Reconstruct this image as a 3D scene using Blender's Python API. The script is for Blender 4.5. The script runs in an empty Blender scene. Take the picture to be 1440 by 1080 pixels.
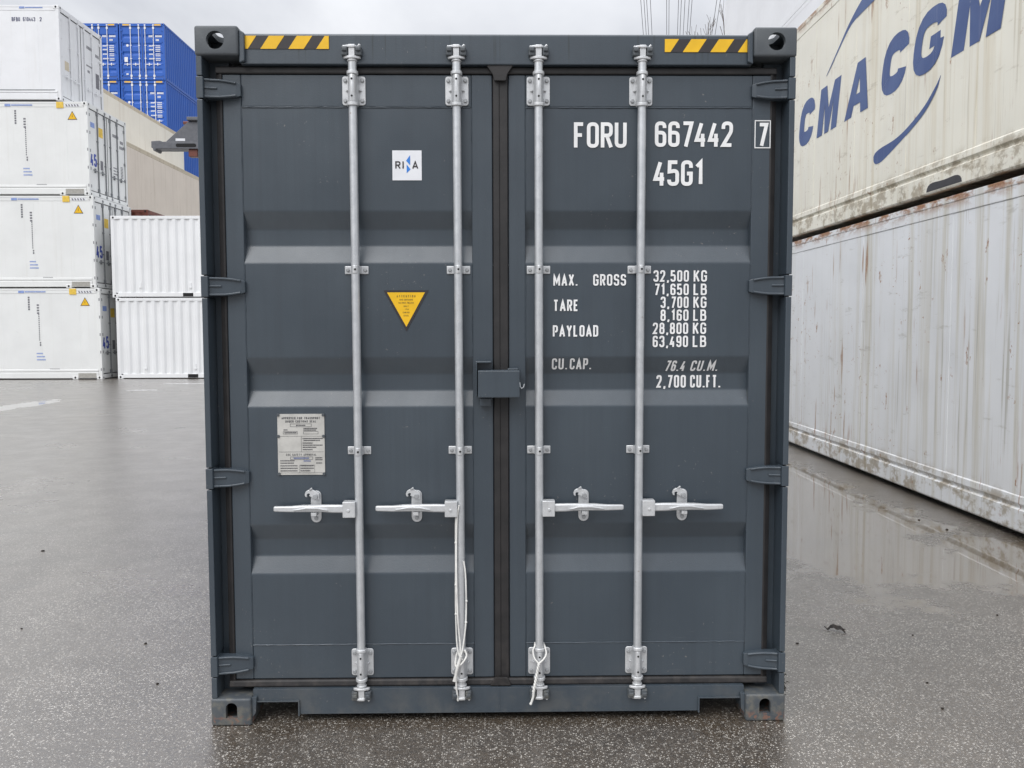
import bpy, bmesh, math, random
from math import sin, cos, pi, radians
from mathutils import Vector, Matrix

random.seed(7)
scene = bpy.context.scene
COL = scene.collection

# ---------------------------------------------------------------- camera
cam_data = bpy.data.cameras.new("camera")
cam_data.sensor_width = 36.0
cam_data.lens = 1150.0 / 1440.0 * 36.0
cam_data.shift_y = -9.25 / 1440.0
cam_data.clip_start = 0.05
cam_data.clip_end = 3000.0
cam = bpy.data.objects.new("camera", cam_data)
COL.objects.link(cam)
PITCH, YAW, ROLL = -0.06078, -0.01437, -0.00237
fw = Vector((-sin(YAW) * cos(PITCH), cos(YAW) * cos(PITCH), sin(PITCH)))
rt0 = Vector((cos(YAW), sin(YAW), 0))
up0 = rt0.cross(fw)
rt = rt0 * cos(ROLL) + up0 * sin(ROLL)
up = up0 * cos(ROLL) - rt0 * sin(ROLL)
m3 = Matrix((rt, up, -fw)).transposed()
cam.matrix_world = Matrix.Translation((0.0077, -3.37976, 1.68035)) @ m3.to_4x4()
scene.camera = cam

# ---------------------------------------------------------------- world, sun, exposure
SUN_ELEV, SUN_ROT = radians(46), radians(212)
world = bpy.data.worlds.new("World")
scene.world = world
world.use_nodes = True
wt = world.node_tree
wt.nodes.clear()
wout = wt.nodes.new("ShaderNodeOutputWorld")
wbg = wt.nodes.new("ShaderNodeBackground")
wbg.inputs["Strength"].default_value = 0.1
sky = wt.nodes.new("ShaderNodeTexSky")
sky.sky_type = 'NISHITA'
sky.sun_disc = False
sky.sun_elevation = SUN_ELEV
sky.sun_rotation = SUN_ROT
tc = wt.nodes.new("ShaderNodeTexCoord")
sep = wt.nodes.new("ShaderNodeSeparateXYZ")
wt.links.new(tc.outputs["Generated"], sep.inputs[0])


def wmath(op, a, b=None, clamp=False):
    n = wt.nodes.new("ShaderNodeMath")
    n.operation = op
    n.use_clamp = clamp
    for i, v in enumerate((a, b)):
        if v is None:
            continue
        if isinstance(v, (int, float)):
            n.inputs[i].default_value = v
        else:
            wt.links.new(v, n.inputs[i])
    return n.outputs[0]


zc = wmath('MAXIMUM', sep.outputs[2], 0.0)
# overcast luminance: the zenith about three times the horizon
grad = wmath('ADD', wmath('MULTIPLY', wmath('MULTIPLY', zc, zc), 0.9), wmath('ADD', wmath('MULTIPLY', zc, 1.7), 0.44))
den = wmath('ADD', zc, 0.22)
comb = wt.nodes.new("ShaderNodeCombineXYZ")
wt.links.new(wmath('DIVIDE', sep.outputs[0], den), comb.inputs[0])
wt.links.new(wmath('DIVIDE', sep.outputs[1], den), comb.inputs[1])
cn = wt.nodes.new("ShaderNodeTexNoise")
cn.inputs["Scale"].default_value = 1.1
cn.inputs["Detail"].default_value = 6
cn.inputs["Roughness"].default_value = 0.55
cn.inputs["Distortion"].default_value = 0.4
wt.links.new(comb.outputs[0], cn.inputs["Vector"])
cr = wt.nodes.new("ShaderNodeValToRGB")
cr.color_ramp.elements[0].position = 0.38
cr.color_ramp.elements[0].color = (5.45, 5.6, 6.0, 1)
cr.color_ramp.elements[1].position = 0.62
cr.color_ramp.elements[1].color = (7.9, 8.02, 8.3, 1)
wt.links.new(cn.outputs[0], cr.inputs[0])
vm = wt.nodes.new("ShaderNodeVectorMath")
vm.operation = 'SCALE'
wt.links.new(cr.outputs[0], vm.inputs[0])
wt.links.new(grad, vm.inputs["Scale"])
wmix = wt.nodes.new("ShaderNodeMixRGB")
wmix.inputs[0].default_value = 0.93
wt.links.new(sky.outputs[0], wmix.inputs[1])
wt.links.new(vm.outputs[0], wmix.inputs[2])
wt.links.new(wmix.outputs[0], wbg.inputs["Color"])
wt.links.new(wbg.outputs[0], wout.inputs["Surface"])

sun_data = bpy.data.lights.new("sun", 'SUN')
sun_data.energy = 1.5
sun_data.angle = radians(40)
sun_data.color = (1.0, 0.985, 0.965)
sun = bpy.data.objects.new("sun", sun_data)
COL.objects.link(sun)
sun.rotation_euler = (pi / 2 - SUN_ELEV, 0, radians(-32))
sun.location = (0, -10, 20)

scene.view_settings.view_transform = 'Standard'
scene.view_settings.look = 'None'
scene.view_settings.exposure = 0.18
scene.view_settings.gamma = 1.0


# ---------------------------------------------------------------- material helpers
class NT:
    """Small wrapper to write node trees quickly."""

    def __init__(self, name):
        self.m = bpy.data.materials.new(name)
        self.m.use_nodes = True
        self.t = self.m.node_tree
        self.b = self.t.nodes["Principled BSDF"]
        self.o = self.t.nodes["Material Output"]
        self._tc = None

    def n(self, typ, **kw):
        x = self.t.nodes.new(typ)
        for k, v in kw.items():
            setattr(x, k, v)
        return x

    def l(self, a, b):
        self.t.links.new(a, b)

    def put(self, sock, v):
        if hasattr(v, "is_output"):
            self.l(v, sock)
        elif isinstance(v, (tuple, list)) and len(v) == 3 and sock.type == 'RGBA':
            sock.default_value = (*v, 1)
        else:
            sock.default_value = v

    def set(self, **kw):
        for k, v in kw.items():
            self.put(self.b.inputs[k.replace("_", " ")], v)
        return self

    def coord(self, kind="Object", scale=(1, 1, 1), loc=(0, 0, 0), rnd=False):
        if self._tc is None:
            self._tc = self.n("ShaderNodeTexCoord")
        mp = self.n("ShaderNodeMapping")
        mp.inputs["Scale"].default_value = scale
        mp.inputs["Location"].default_value = loc
        src = self._tc.outputs[kind]
        if rnd:
            oi = self.n("ShaderNodeObjectInfo")
            ad = self.n("ShaderNodeVectorMath", operation='MULTIPLY_ADD')
            self.l(oi.outputs["Random"], ad.inputs[0])
            ad.inputs[1].default_value = (0.0, 37.0, 0.0)
            self.l(src, ad.inputs[2])
            src = ad.outputs[0]
        self.l(src, mp.inputs[0])
        return mp.outputs[0]

    def noise(self, vec, scale=5.0, detail=4.0, rough=0.55, dist=0.0):
        x = self.n("ShaderNodeTexNoise")
        self.l(vec, x.inputs["Vector"])
        x.inputs["Scale"].default_value = scale
        x.inputs["Detail"].default_value = detail
        x.inputs["Roughness"].default_value = rough
        x.inputs["Distortion"].default_value = dist
        return x.outputs[0]

    def voro(self, vec, scale, feature='F1', out="Distance", rnd=1.0):
        x = self.n("ShaderNodeTexVoronoi", feature=feature)
        self.l(vec, x.inputs["Vector"])
        x.inputs["Scale"].default_value = scale
        x.inputs["Randomness"].default_value = rnd
        return x.outputs[out]

    def math(self, op, a, b=None, c=None, clamp=False):
        x = self.n("ShaderNodeMath", operation=op, use_clamp=clamp)
        for i, v in enumerate((a, b, c)):
            if v is not None:
                self.put(x.inputs[i], v)
        return x.outputs[0]

    def ramp(self, v, lo, hi, a=0.0, b=1.0, smooth=True):
        x = self.n("ShaderNodeMapRange")
        x.interpolation_type = 'SMOOTHSTEP' if smooth else 'LINEAR'
        self.put(x.inputs["Value"], v)
        x.inputs["From Min"].default_value = lo
        x.inputs["From Max"].default_value = hi
        x.inputs["To Min"].default_value = a
        x.inputs["To Max"].default_value = b
        return x.outputs[0]

    def mix(self, f, a, b, blend='MIX'):
        x = self.n("ShaderNodeMixRGB", blend_type=blend)
        self.put(x.inputs[0], f)
        self.put(x.inputs[1], a)
        self.put(x.inputs[2], b)
        return x.outputs[0]

    def sepz(self, vec):
        x = self.n("ShaderNodeSeparateXYZ")
        self.l(vec, x.inputs[0])
        return x.outputs

    def bump(self, h, strength=0.1, dist=0.01, normal=None):
        x = self.n("ShaderNodeBump")
        x.inputs["Strength"].default_value = strength
        x.inputs["Distance"].default_value = dist
        self.l(h, x.inputs["Height"])
        if normal is not None:
            self.l(normal, x.inputs["Normal"])
        return x.outputs[0]


def plain(name, col, rough=0.5, metal=0.0, var=0.12, spec=0.5):
    k = NT(name)
    v = k.coord()
    n1 = k.noise(v, 14, 4)
    c = k.mix(k.ramp(n1, 0.3, 0.7), tuple(x * (1 - var) for x in col), tuple(min(1, x * (1 + var)) for x in col))
    k.set(Base_Color=c, Roughness=rough, Metallic=metal)
    k.b.inputs["Specular IOR Level"].default_value = spec
    return k.m


def mat_anthracite():
    k = NT("anthracite_paint")
    v = k.coord()
    big = k.noise(v, 1.7, 4)
    streak = k.noise(k.coord(scale=(42, 42, 1.3)), 1.0, 5, 0.6)
    c = k.mix(k.ramp(big, 0.3, 0.7), (0.040, 0.054, 0.069), (0.052, 0.068, 0.084))
    c = k.mix(k.ramp(streak, 0.35, 0.75, 0.0, 0.32), c, (0.035, 0.045, 0.057))
    # long rain drips from the header
    drip = k.noise(k.coord(scale=(60, 1, 1.0), loc=(3, 0, 0)), 1.0, 2, 0.4)
    z = k.sepz(v)[2]
    dm = k.math('MULTIPLY', k.ramp(drip, 0.60, 0.68), k.ramp(z, 2.72, 2.84))
    c = k.mix(k.math('MULTIPLY', dm, 0.8), c, (0.026, 0.034, 0.038))
    # dried mud low down
    mud = k.math('MULTIPLY', k.ramp(z, 0.30, 0.0), k.ramp(k.noise(v, 9, 6, 0.65), 0.42, 0.72))
    c = k.mix(k.math('MULTIPLY', mud, 0.32), c, (0.155, 0.145, 0.125))
    speck = k.math('MULTIPLY', k.ramp(k.noise(v, 95, 2), 0.74, 0.80), 0.25)
    c = k.mix(speck, c, (0.16, 0.16, 0.16))
    scr = k.noise(k.coord(scale=(3.0, 3.0, 55), loc=(1, 2, 7)), 1.6, 3, 0.6)
    c = k.mix(k.math('MULTIPLY', k.ramp(scr, 0.70, 0.76, 0, 0.30), k.ramp(k.noise(v, 2.1, 3), 0.50, 0.66)), c, (0.15, 0.16, 0.17))
    chip = k.math('MULTIPLY', k.ramp(k.noise(v, 70, 3, 0.6), 0.67, 0.71), k.ramp(k.noise(v, 2.6, 3), 0.52, 0.64))
    c = k.mix(k.math('MULTIPLY', chip, 0.7), c, (0.20, 0.19, 0.18))
    k.set(Base_Color=c, Roughness=k.ramp(k.noise(v, 4.5, 3), 0.3, 0.7, 0.31, 0.38), IOR=1.58)
    k.l(k.bump(k.math('ADD', k.noise(v, 260, 2), k.math('MULTIPLY', k.noise(k.coord(scale=(1, 1, 0.6)), 5, 2), 6.0)), 0.16, 0.003), k.b.inputs["Normal"])
    return k.m


def mat_casting():
    k = NT("casting_paint")
    v = k.coord()
    n = k.noise(v, 24, 6, 0.65)
    z = k.sepz(v)[2]
    c = k.mix(k.ramp(k.noise(v, 6, 3), 0.3, 0.7), (0.066, 0.076, 0.086), (0.088, 0.098, 0.106))
    mud = k.math('MULTIPLY', k.ramp(z, 0.30, 0.02), k.ramp(n, 0.42, 0.66))
    c = k.mix(k.math('MULTIPLY', mud, 0.7), c, (0.17, 0.16, 0.13))
    rust = k.math('MULTIPLY', k.ramp(z, 0.055, 0.02), k.ramp(k.noise(v, 40, 3), 0.5, 0.6))
    c = k.mix(k.math('MULTIPLY', rust, 0.6), c, (0.28, 0.13, 0.08))
    k.set(Base_Color=c, Roughness=0.5)
    k.l(k.bump(k.noise(v, 150, 3), 0.22, 0.003), k.b.inputs["Normal"])
    return k.m


def mat_rubber():
    k = NT("brown_black_rubber")
    v = k.coord()
    z = k.sepz(v)[2]
    c = k.mix(k.ramp(k.noise(v, 12, 5), 0.3, 0.7), (0.012, 0.0115, 0.012), (0.022, 0.020, 0.0205))
    dust = k.math('MULTIPLY', k.ramp(z, 0.5, 0.05), k.ramp(k.noise(v, 30, 5), 0.4, 0.7))
    c = k.mix(k.math('MULTIPLY', dust, 0.35), c, (0.08, 0.068, 0.06))
    k.set(Base_Color=c, Roughness=0.55)
    k.l(k.bump(k.noise(v, 60, 3), 0.15, 0.004), k.b.inputs["Normal"])
    return k.m


def mat_zinc(name="galvanised_steel", lo=(0.54, 0.56, 0.58), hi=(0.66, 0.675, 0.69), metal=0.6):
    k = NT(name)
    v = k.coord()
    sp = k.voro(v, 130, out="Color")
    spv = k.sepz(sp)[0]
    n = k.noise(v, 26, 5, 0.65)
    f = k.math('ADD', k.math('MULTIPLY', spv, 0.3), k.ramp(n, 0.2, 0.8, 0.0, 0.6))
    c = k.mix(f, lo, hi)
    st = k.ramp(k.noise(k.coord(scale=(70, 70, 5)), 1, 4), 0.6, 0.75)
    c = k.mix(k.math('MULTIPLY', st, 0.22), c, (0.36, 0.34, 0.30))
    rs = k.math('MULTIPLY', k.ramp(k.noise(v, 70, 3), 0.66, 0.72), k.ramp(k.noise(v, 3.7, 2), 0.5, 0.62))
    c = k.mix(k.math('MULTIPLY', rs, 0.55), c, (0.30, 0.22, 0.15))
    k.set(Base_Color=c, Metallic=metal, Roughness=k.ramp(n, 0.3, 0.7, 0.34, 0.46))
    k.l(k.bump(k.noise(v, 210, 3), 0.12, 0.002), k.b.inputs["Normal"])
    return k.m


def mat_dirty_side(name, base, stain, rust_amt, streak_amt, H):
    """Old refrigerated-container side: run-down streaks, rust spots and dented sheet."""
    k = NT(name)
    v = k.coord()
    s = k.sepz(v)
    fine = k.noise(k.coord(scale=(1, 9.0, 0.22)), 1.0, 6, 0.62)
    broad = k.noise(k.coord(scale=(1, 1.5, 0.10), loc=(0, 4, 0)), 1.0, 3, 0.5)
    fine2 = k.noise(k.coord(scale=(1, 26.0, 0.5), loc=(0, 9, 3)), 1.0, 4, 0.6)
    c = k.mix(k.ramp(k.noise(v, 1.3, 4), 0.3, 0.7), tuple(b * 0.93 for b in base), base)
    m = k.math('MULTIPLY', k.ramp(fine, 0.46, 0.66), k.ramp(broad, 0.36, 0.62))
    c = k.mix(k.math('MULTIPLY', m, streak_amt), c, stain)
    m2 = k.math('MULTIPLY', k.ramp(fine2, 0.58, 0.68), k.ramp(broad, 0.40, 0.60))
    c = k.mix(k.math('MULTIPLY', m2, streak_amt * 0.75), c, tuple(x * 0.68 for x in stain))
    # scuffs
    sc = k.noise(k.coord(scale=(1, 1.0, 3.5), loc=(0, 2, 5)), 2.2, 7, 0.7)
    c = k.mix(k.ramp(sc, 0.60, 0.70, 0, 0.38), c, tuple(x * 0.6 for x in stain))
    # rust: spots, run-offs and along the rails
    spots = k.math('MULTIPLY', k.ramp(k.noise(v, 17, 5, 0.68), 0.625, 0.675), k.ramp(k.noise(v, 1.0, 3), 0.47, 0.60))
    runs = k.math('MULTIPLY', k.ramp(k.noise(k.coord(scale=(1, 16, 1.1), loc=(0, 5, 1)), 1.0, 4), 0.61, 0.69), k.ramp(k.noise(v, 0.9, 2), 0.44, 0.58))
    big = k.math('MULTIPLY', k.ramp(k.noise(k.coord(scale=(1, 1.3, 0.6), loc=(7, 2, 1)), 4.2, 6, 0.7), 0.655, 0.70), 0.9)
    spots = k.math('MAXIMUM', spots, big)
    z = s[2]
    top = k.math('MULTIPLY', k.ramp(z, H - 0.16, H - 0.01), k.ramp(k.noise(k.coord(scale=(1, 3.2, 9)), 1, 5, 0.65), 0.42, 0.56))
    bot = k.math('MULTIPLY', k.ramp(z, 0.40, 0.24), k.ramp(k.noise(k.coord(scale=(1, 4.5, 6), loc=(0, 1, 2)), 1, 6, 0.7), 0.46, 0.60))
    c = k.mix(k.math('MULTIPLY', bot, 0.75), c, (0.33, 0.27, 0.18))
    r = k.math('MAXIMUM', k.math('MAXIMUM', spots, k.math('MULTIPLY', runs, 0.8)), top)
    rc = k.mix(k.ramp(k.noise(v, 40, 3), 0.35, 0.65), (0.30, 0.115, 0.05), (0.40, 0.24, 0.13))
    c = k.mix(k.math('MULTIPLY', r, rust_amt), c, rc)
    k.set(Base_Color=c, Roughness=k.ramp(fine, 0.3, 0.7, 0.36, 0.55))
    dent = k.noise(k.coord(scale=(1, 0.9, 0.75)), 1.3, 2, 0.4, 0.3)
    dent2 = k.noise(k.coord(scale=(1, 0.8, 1.0), loc=(3, 1, 1)), 3.2, 1, 0.4)
    low = k.ramp(z, 1.6, 0.5, 0.35, 1.0)
    h = k.math('ADD', k.math('MULTIPLY', dent, 1.0), k.math('MULTIPLY', k.math('MULTIPLY', k.ramp(dent2, 0.62, 0.80), k.math('MULTIPLY', low, k.ramp(k.noise(v, 0.8, 2), 0.48, 0.66))), 0.22))
    k.l(k.bump(h, 0.42, 0.06), k.b.inputs["Normal"])
    return k.m


def mat_clean_side(name, base, dirt=(0.55, 0.53, 0.47), amt=0.35, rough=0.42, wave=0.3):
    k = NT(name)
    v = k.coord(rnd=True)
    n = k.noise(v, 0.9, 4)
    st = k.noise(k.coord(scale=(8, 8, 0.25), rnd=True), 1.0, 5, 0.6)
    c = k.mix(k.ramp(n, 0.3, 0.7), tuple(b * 0.94 for b in base), base)
    c = k.mix(k.ramp(st, 0.52, 0.74, 0, amt), c, dirt)
    spots = k.ramp(k.noise(v, 7, 5, 0.7), 0.66, 0.74, 0, amt)
    c = k.mix(spots, c, tuple(d * 0.7 for d in dirt))
    k.set(Base_Color=c, Roughness=rough)
    k.l(k.bump(k.noise(k.coord(scale=(1, 1, 1)), 1.6, 3), wave, 0.04), k.b.inputs["Normal"])
    return k.m


def mat_asphalt():
    k = NT("wet_asphalt")
    v = k.coord()
    s = k.sepz(v)
    base_n = k.noise(v, 0.42, 5, 0.6)
    mid = k.noise(v, 2.6, 5, 0.62)
    fine = k.noise(v, 46, 4, 0.7)
    # exposed stones
    vc = k.n("ShaderNodeTexVoronoi", feature='F1')
    k.l(v, vc.inputs["Vector"])
    vc.inputs["Scale"].default_value = 116
    pick = k.sepz(vc.outputs["Color"])
    stone = k.math('MULTIPLY', k.ramp(vc.outputs["Distance"], 0.46, 0.30), k.ramp(k.math('ADD', pick[0], k.ramp(k.noise(v, 3.2, 3), 0.3, 0.7, -0.16, 0.16)), 0.60, 0.66))
    vd = k.n("ShaderNodeTexVoronoi", feature='F1')
    k.l(v, vd.inputs["Vector"])
    vd.inputs["Scale"].default_value = 170
    pd = k.sepz(vd.outputs["Color"])
    grit = k.math('MULTIPLY', k.ramp(vd.outputs["Distance"], 0.50, 0.32), k.ramp(pd[1], 0.66, 0.70))
    worn = k.ramp(k.noise(v, 1.1, 5, 0.62), 0.30, 0.62)
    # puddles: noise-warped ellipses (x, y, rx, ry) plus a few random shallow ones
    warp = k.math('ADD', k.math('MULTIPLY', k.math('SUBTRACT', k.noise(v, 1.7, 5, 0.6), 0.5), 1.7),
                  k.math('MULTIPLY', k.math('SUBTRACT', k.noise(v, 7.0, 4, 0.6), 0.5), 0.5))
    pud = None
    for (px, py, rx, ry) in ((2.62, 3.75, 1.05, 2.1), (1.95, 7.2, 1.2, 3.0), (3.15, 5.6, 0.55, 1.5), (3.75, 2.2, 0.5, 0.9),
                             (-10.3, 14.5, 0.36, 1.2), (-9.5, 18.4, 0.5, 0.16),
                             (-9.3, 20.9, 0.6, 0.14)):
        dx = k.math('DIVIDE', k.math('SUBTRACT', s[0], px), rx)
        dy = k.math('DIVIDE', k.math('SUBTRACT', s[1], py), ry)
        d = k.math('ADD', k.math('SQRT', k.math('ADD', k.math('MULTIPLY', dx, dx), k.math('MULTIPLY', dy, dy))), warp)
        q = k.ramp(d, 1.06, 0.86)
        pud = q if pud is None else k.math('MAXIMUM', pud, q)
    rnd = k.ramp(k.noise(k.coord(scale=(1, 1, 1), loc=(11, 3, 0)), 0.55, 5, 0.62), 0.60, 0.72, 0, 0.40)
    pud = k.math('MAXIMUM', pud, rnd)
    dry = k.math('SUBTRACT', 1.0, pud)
    c = k.mix(k.ramp(base_n, 0.3, 0.7), (0.072, 0.055, 0.038), (0.114, 0.091, 0.068))
    c = k.mix(k.ramp(mid, 0.35, 0.7, 0, 0.45), c, (0.060, 0.049, 0.039))
    c = k.mix(k.ramp(fine, 0.42, 0.62, 0, 0.55), c, (0.036, 0.030, 0.025))
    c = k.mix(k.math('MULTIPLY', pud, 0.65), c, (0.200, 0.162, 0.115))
    trk = k.noise(k.coord(scale=(0.35, 2.6, 1), loc=(2, 5, 0)), 1.0, 5, 0.6)
    c = k.mix(k.ramp(trk, 0.52, 0.70, 0, 0.35), c, (0.050, 0.042, 0.034))
    oil = k.ramp(k.noise(k.coord(loc=(5, 9, 0)), 1.3, 3, 0.5), 0.66, 0.76, 0, 0.55)
    c = k.mix(oil, c, (0.034, 0.028, 0.022))
    sc = k.mix(pick[1], (0.20, 0.18, 0.155), (0.72, 0.68, 0.61))
    c = k.mix(k.math('MULTIPLY', k.math('MULTIPLY', stone, k.ramp(worn, 0, 1, 0.45, 1.0)), k.math('SUBTRACT', 1.0, k.math('MULTIPLY', pud, 0.75))), c, sc)
    c = k.mix(k.math('MULTIPLY', k.math('MULTIPLY', grit, 0.40), k.math('SUBTRACT', 1.0, k.math('MULTIPLY', pud, 0.7))), c, (0.42, 0.40, 0.37))
    vl = k.n("ShaderNodeTexVoronoi", feature='F1')
    k.l(v, vl.inputs["Vector"])
    vl.inputs["Scale"].default_value = 60
    pl_ = k.sepz(vl.outputs["Color"])
    chunk = k.math('MULTIPLY', k.ramp(vl.outputs["Distance"], 0.34, 0.20), k.ramp(pl_[2], 0.86, 0.90))
    c = k.mix(k.math('MULTIPLY', chunk, k.math('MULTIPLY', dry, 0.55)), c, (0.62, 0.58, 0.52))
    pit = k.math('MULTIPLY', k.ramp(vl.outputs["Distance"], 0.40, 0.25), k.ramp(pl_[0], 0.88, 0.92))
    c = k.mix(k.math('MULTIPLY', pit, 0.6), c, (0.020, 0.017, 0.014))
    # dark crumbs of dirt
    crumb = k.ramp(k.noise(v, 21, 2, 0.5), 0.735, 0.755, 0, 0.8)
    c = k.mix(crumb, c, (0.02, 0.017, 0.014))
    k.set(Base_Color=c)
    k.set(Roughness=k.math('ADD', 0.05, k.math('MULTIPLY', dry, k.ramp(mid, 0.3, 0.7, 0.26, 0.46))))
    k.b.inputs["IOR"].default_value = 1.36
    k.b.inputs["Specular IOR Level"].default_value = 0.5
    k.b.inputs["Coat Weight"].default_value = 1.0
    k.put(k.b.inputs["Coat Roughness"], k.math('ADD', 0.03, k.math('MULTIPLY', dry, 0.25)))
    k.b.inputs["Coat IOR"].default_value = 2.2
    h = k.math('ADD', k.math('MULTIPLY', fine, 0.8), k.math('ADD', k.math('MULTIPLY', stone, 0.35), k.math('MULTIPLY', grit, 0.3)))
    bn = k.n("ShaderNodeBump")
    bn.inputs["Distance"].default_value = 0.006
    k.put(bn.inputs["Strength"], k.math('MULTIPLY', dry, 0.55))
    k.l(h, bn.inputs["Height"])
    k.l(bn.outputs[0], k.b.inputs["Normal"])
    cb = k.n("ShaderNodeBump")
    cb.inputs["Distance"].default_value = 0.004
    k.put(cb.inputs["Strength"], k.math('MULTIPLY', dry, 0.50))
    k.l(h, cb.inputs["Height"])
    k.l(cb.outputs[0], k.b.inputs["Coat Normal"])
    return k.m


M = {}
M['dark'] = mat_anthracite()
M['cast'] = mat_casting()
M['rubber'] = mat_rubber()
M['zinc'] = mat_zinc()
M['zinc_bright'] = mat_zinc("bright_galvanised_plate", (0.55, 0.56, 0.57), (0.70, 0.71, 0.72), 0.45)
M['bolt'] = plain('dull_zinc_bolt', (0.36, 0.37, 0.38), 0.5, 0.4)
M['black'] = plain("black_hole", (0.006, 0.006, 0.007), 0.8)
M['white_mark'] = plain("white_marking_paint", (0.80, 0.80, 0.80), 0.45, var=0.05)
M['yellow'] = plain("yellow_sticker", (0.80, 0.47, 0.012), 0.35, var=0.06)
M['pale_yellow'] = plain("faded_yellow_sticker", (0.74, 0.50, 0.07), 0.5)
M['black_sticker'] = plain("black_sticker", (0.030, 0.026, 0.028), 0.4)
M['white_sticker'] = plain("white_sticker", (0.76, 0.77, 0.80), 0.35, var=0.03)
M['logo_blue'] = plain("logo_blue", (0.035, 0.20, 0.62), 0.35)
M['plate'] = plain("data_plate_metal", (0.52, 0.51, 0.48), 0.45, 0.15, var=0.10)
M['plate_ink'] = plain("plate_ink", (0.05, 0.05, 0.06), 0.6)
M['plate_ink_blue'] = plain("plate_ink_blue", (0.12, 0.16, 0.36), 0.6)
M['rope'] = plain("white_rope", (0.74, 0.73, 0.70), 0.8, var=0.14)
M['white_clean'] = mat_clean_side("clean_white_paint", (0.78, 0.79, 0.78), amt=0.16)
M['white_pale'] = mat_clean_side("pale_white_paint", (0.80, 0.81, 0.83), amt=0.15)
M['white_corr'] = mat_clean_side("white_corrugated_paint", (0.80, 0.81, 0.82), amt=0.14, wave=0.1)
M['beige'] = mat_clean_side("beige_paint", (0.76, 0.68, 0.585), (0.52, 0.44, 0.34), 0.5)
M['cream'] = mat_clean_side("cream_paint", (0.82, 0.79, 0.70), (0.60, 0.53, 0.42), 0.5)
M['tan_rail'] = mat_clean_side("worn_tan_rail", (0.60, 0.53, 0.40), (0.30, 0.20, 0.12), 0.6)
M['blue'] = mat_clean_side("blue_paint", (0.011, 0.100, 0.46), (0.015, 0.075, 0.32), 0.3, wave=0.1)
M['rust_red'] = mat_clean_side("rust_red_paint", (0.16, 0.045, 0.03), (0.10, 0.035, 0.025), 0.4)
M['old_cream'] = mat_dirty_side("old_cream_side", (0.87, 0.84, 0.73), (0.62, 0.53, 0.37), 0.85, 0.50, 2.875)
M['old_white'] = mat_dirty_side("old_white_side", (0.83, 0.845, 0.86), (0.58, 0.55, 0.46), 1.0, 0.80, 2.85)
M['grey_metal'] = plain("grey_hinge_metal", (0.23, 0.24, 0.25), 0.5, 0.3)
M['soft_grey'] = plain("grey_rubber_seal", (0.05, 0.05, 0.055), 0.6)
M['text_navy'] = plain("navy_lettering", (0.06, 0.065, 0.14), 0.5)
M['text_blue'] = plain("blue_lettering", (0.04, 0.07, 0.36), 0.5)
M['text_pale_blue'] = plain("pale_blue_lettering", (0.23, 0.32, 0.62), 0.5)
M['text_grey'] = plain("grey_lettering", (0.16, 0.16, 0.18), 0.5)
M['machine'] = plain("machine_grey_paint", (0.115, 0.120, 0.135), 0.45)
M['tyre'] = plain("tyre_rubber", (0.02, 0.02, 0.02), 0.8)
M['glass'] = plain("dark_cab_glass", (0.02, 0.025, 0.03), 0.08)
M['asphalt'] = mat_asphalt()
M['leaf'] = plain("dead_leaf", (0.020, 0.014, 0.010), 0.6, var=0.3)
M['bark'] = plain("grey_bark", (0.13, 0.11, 0.10), 0.9, var=0.25)
M['wire'] = plain("wire_metal", (0.15, 0.15, 0.17), 0.5, 0.4)
M['weed'] = plain("rotten_weed", (0.035, 0.030, 0.018), 0.9, var=0.4)


def mat_logo():
    k = NT("worn_blue_logo_paint")
    v = k.coord()
    n = k.noise(k.coord(scale=(1, 6, 2)), 3, 6, 0.65)
    c = k.mix(k.ramp(k.noise(v, 2, 4), 0.3, 0.7), (0.044, 0.084, 0.235), (0.074, 0.124, 0.290))
    vst = k.noise(k.coord(scale=(1, 22, 0.4)), 1, 4)
    c = k.mix(k.ramp(vst, 0.55, 0.72, 0, 0.30), c, (0.17, 0.20, 0.34))
    c = k.mix(k.ramp(n, 0.70, 0.76, 0, 0.8), c, (0.55, 0.54, 0.52))
    k.set(Base_Color=c, Roughness=0.45)
    return k.m


M['logo'] = mat_logo()


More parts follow.
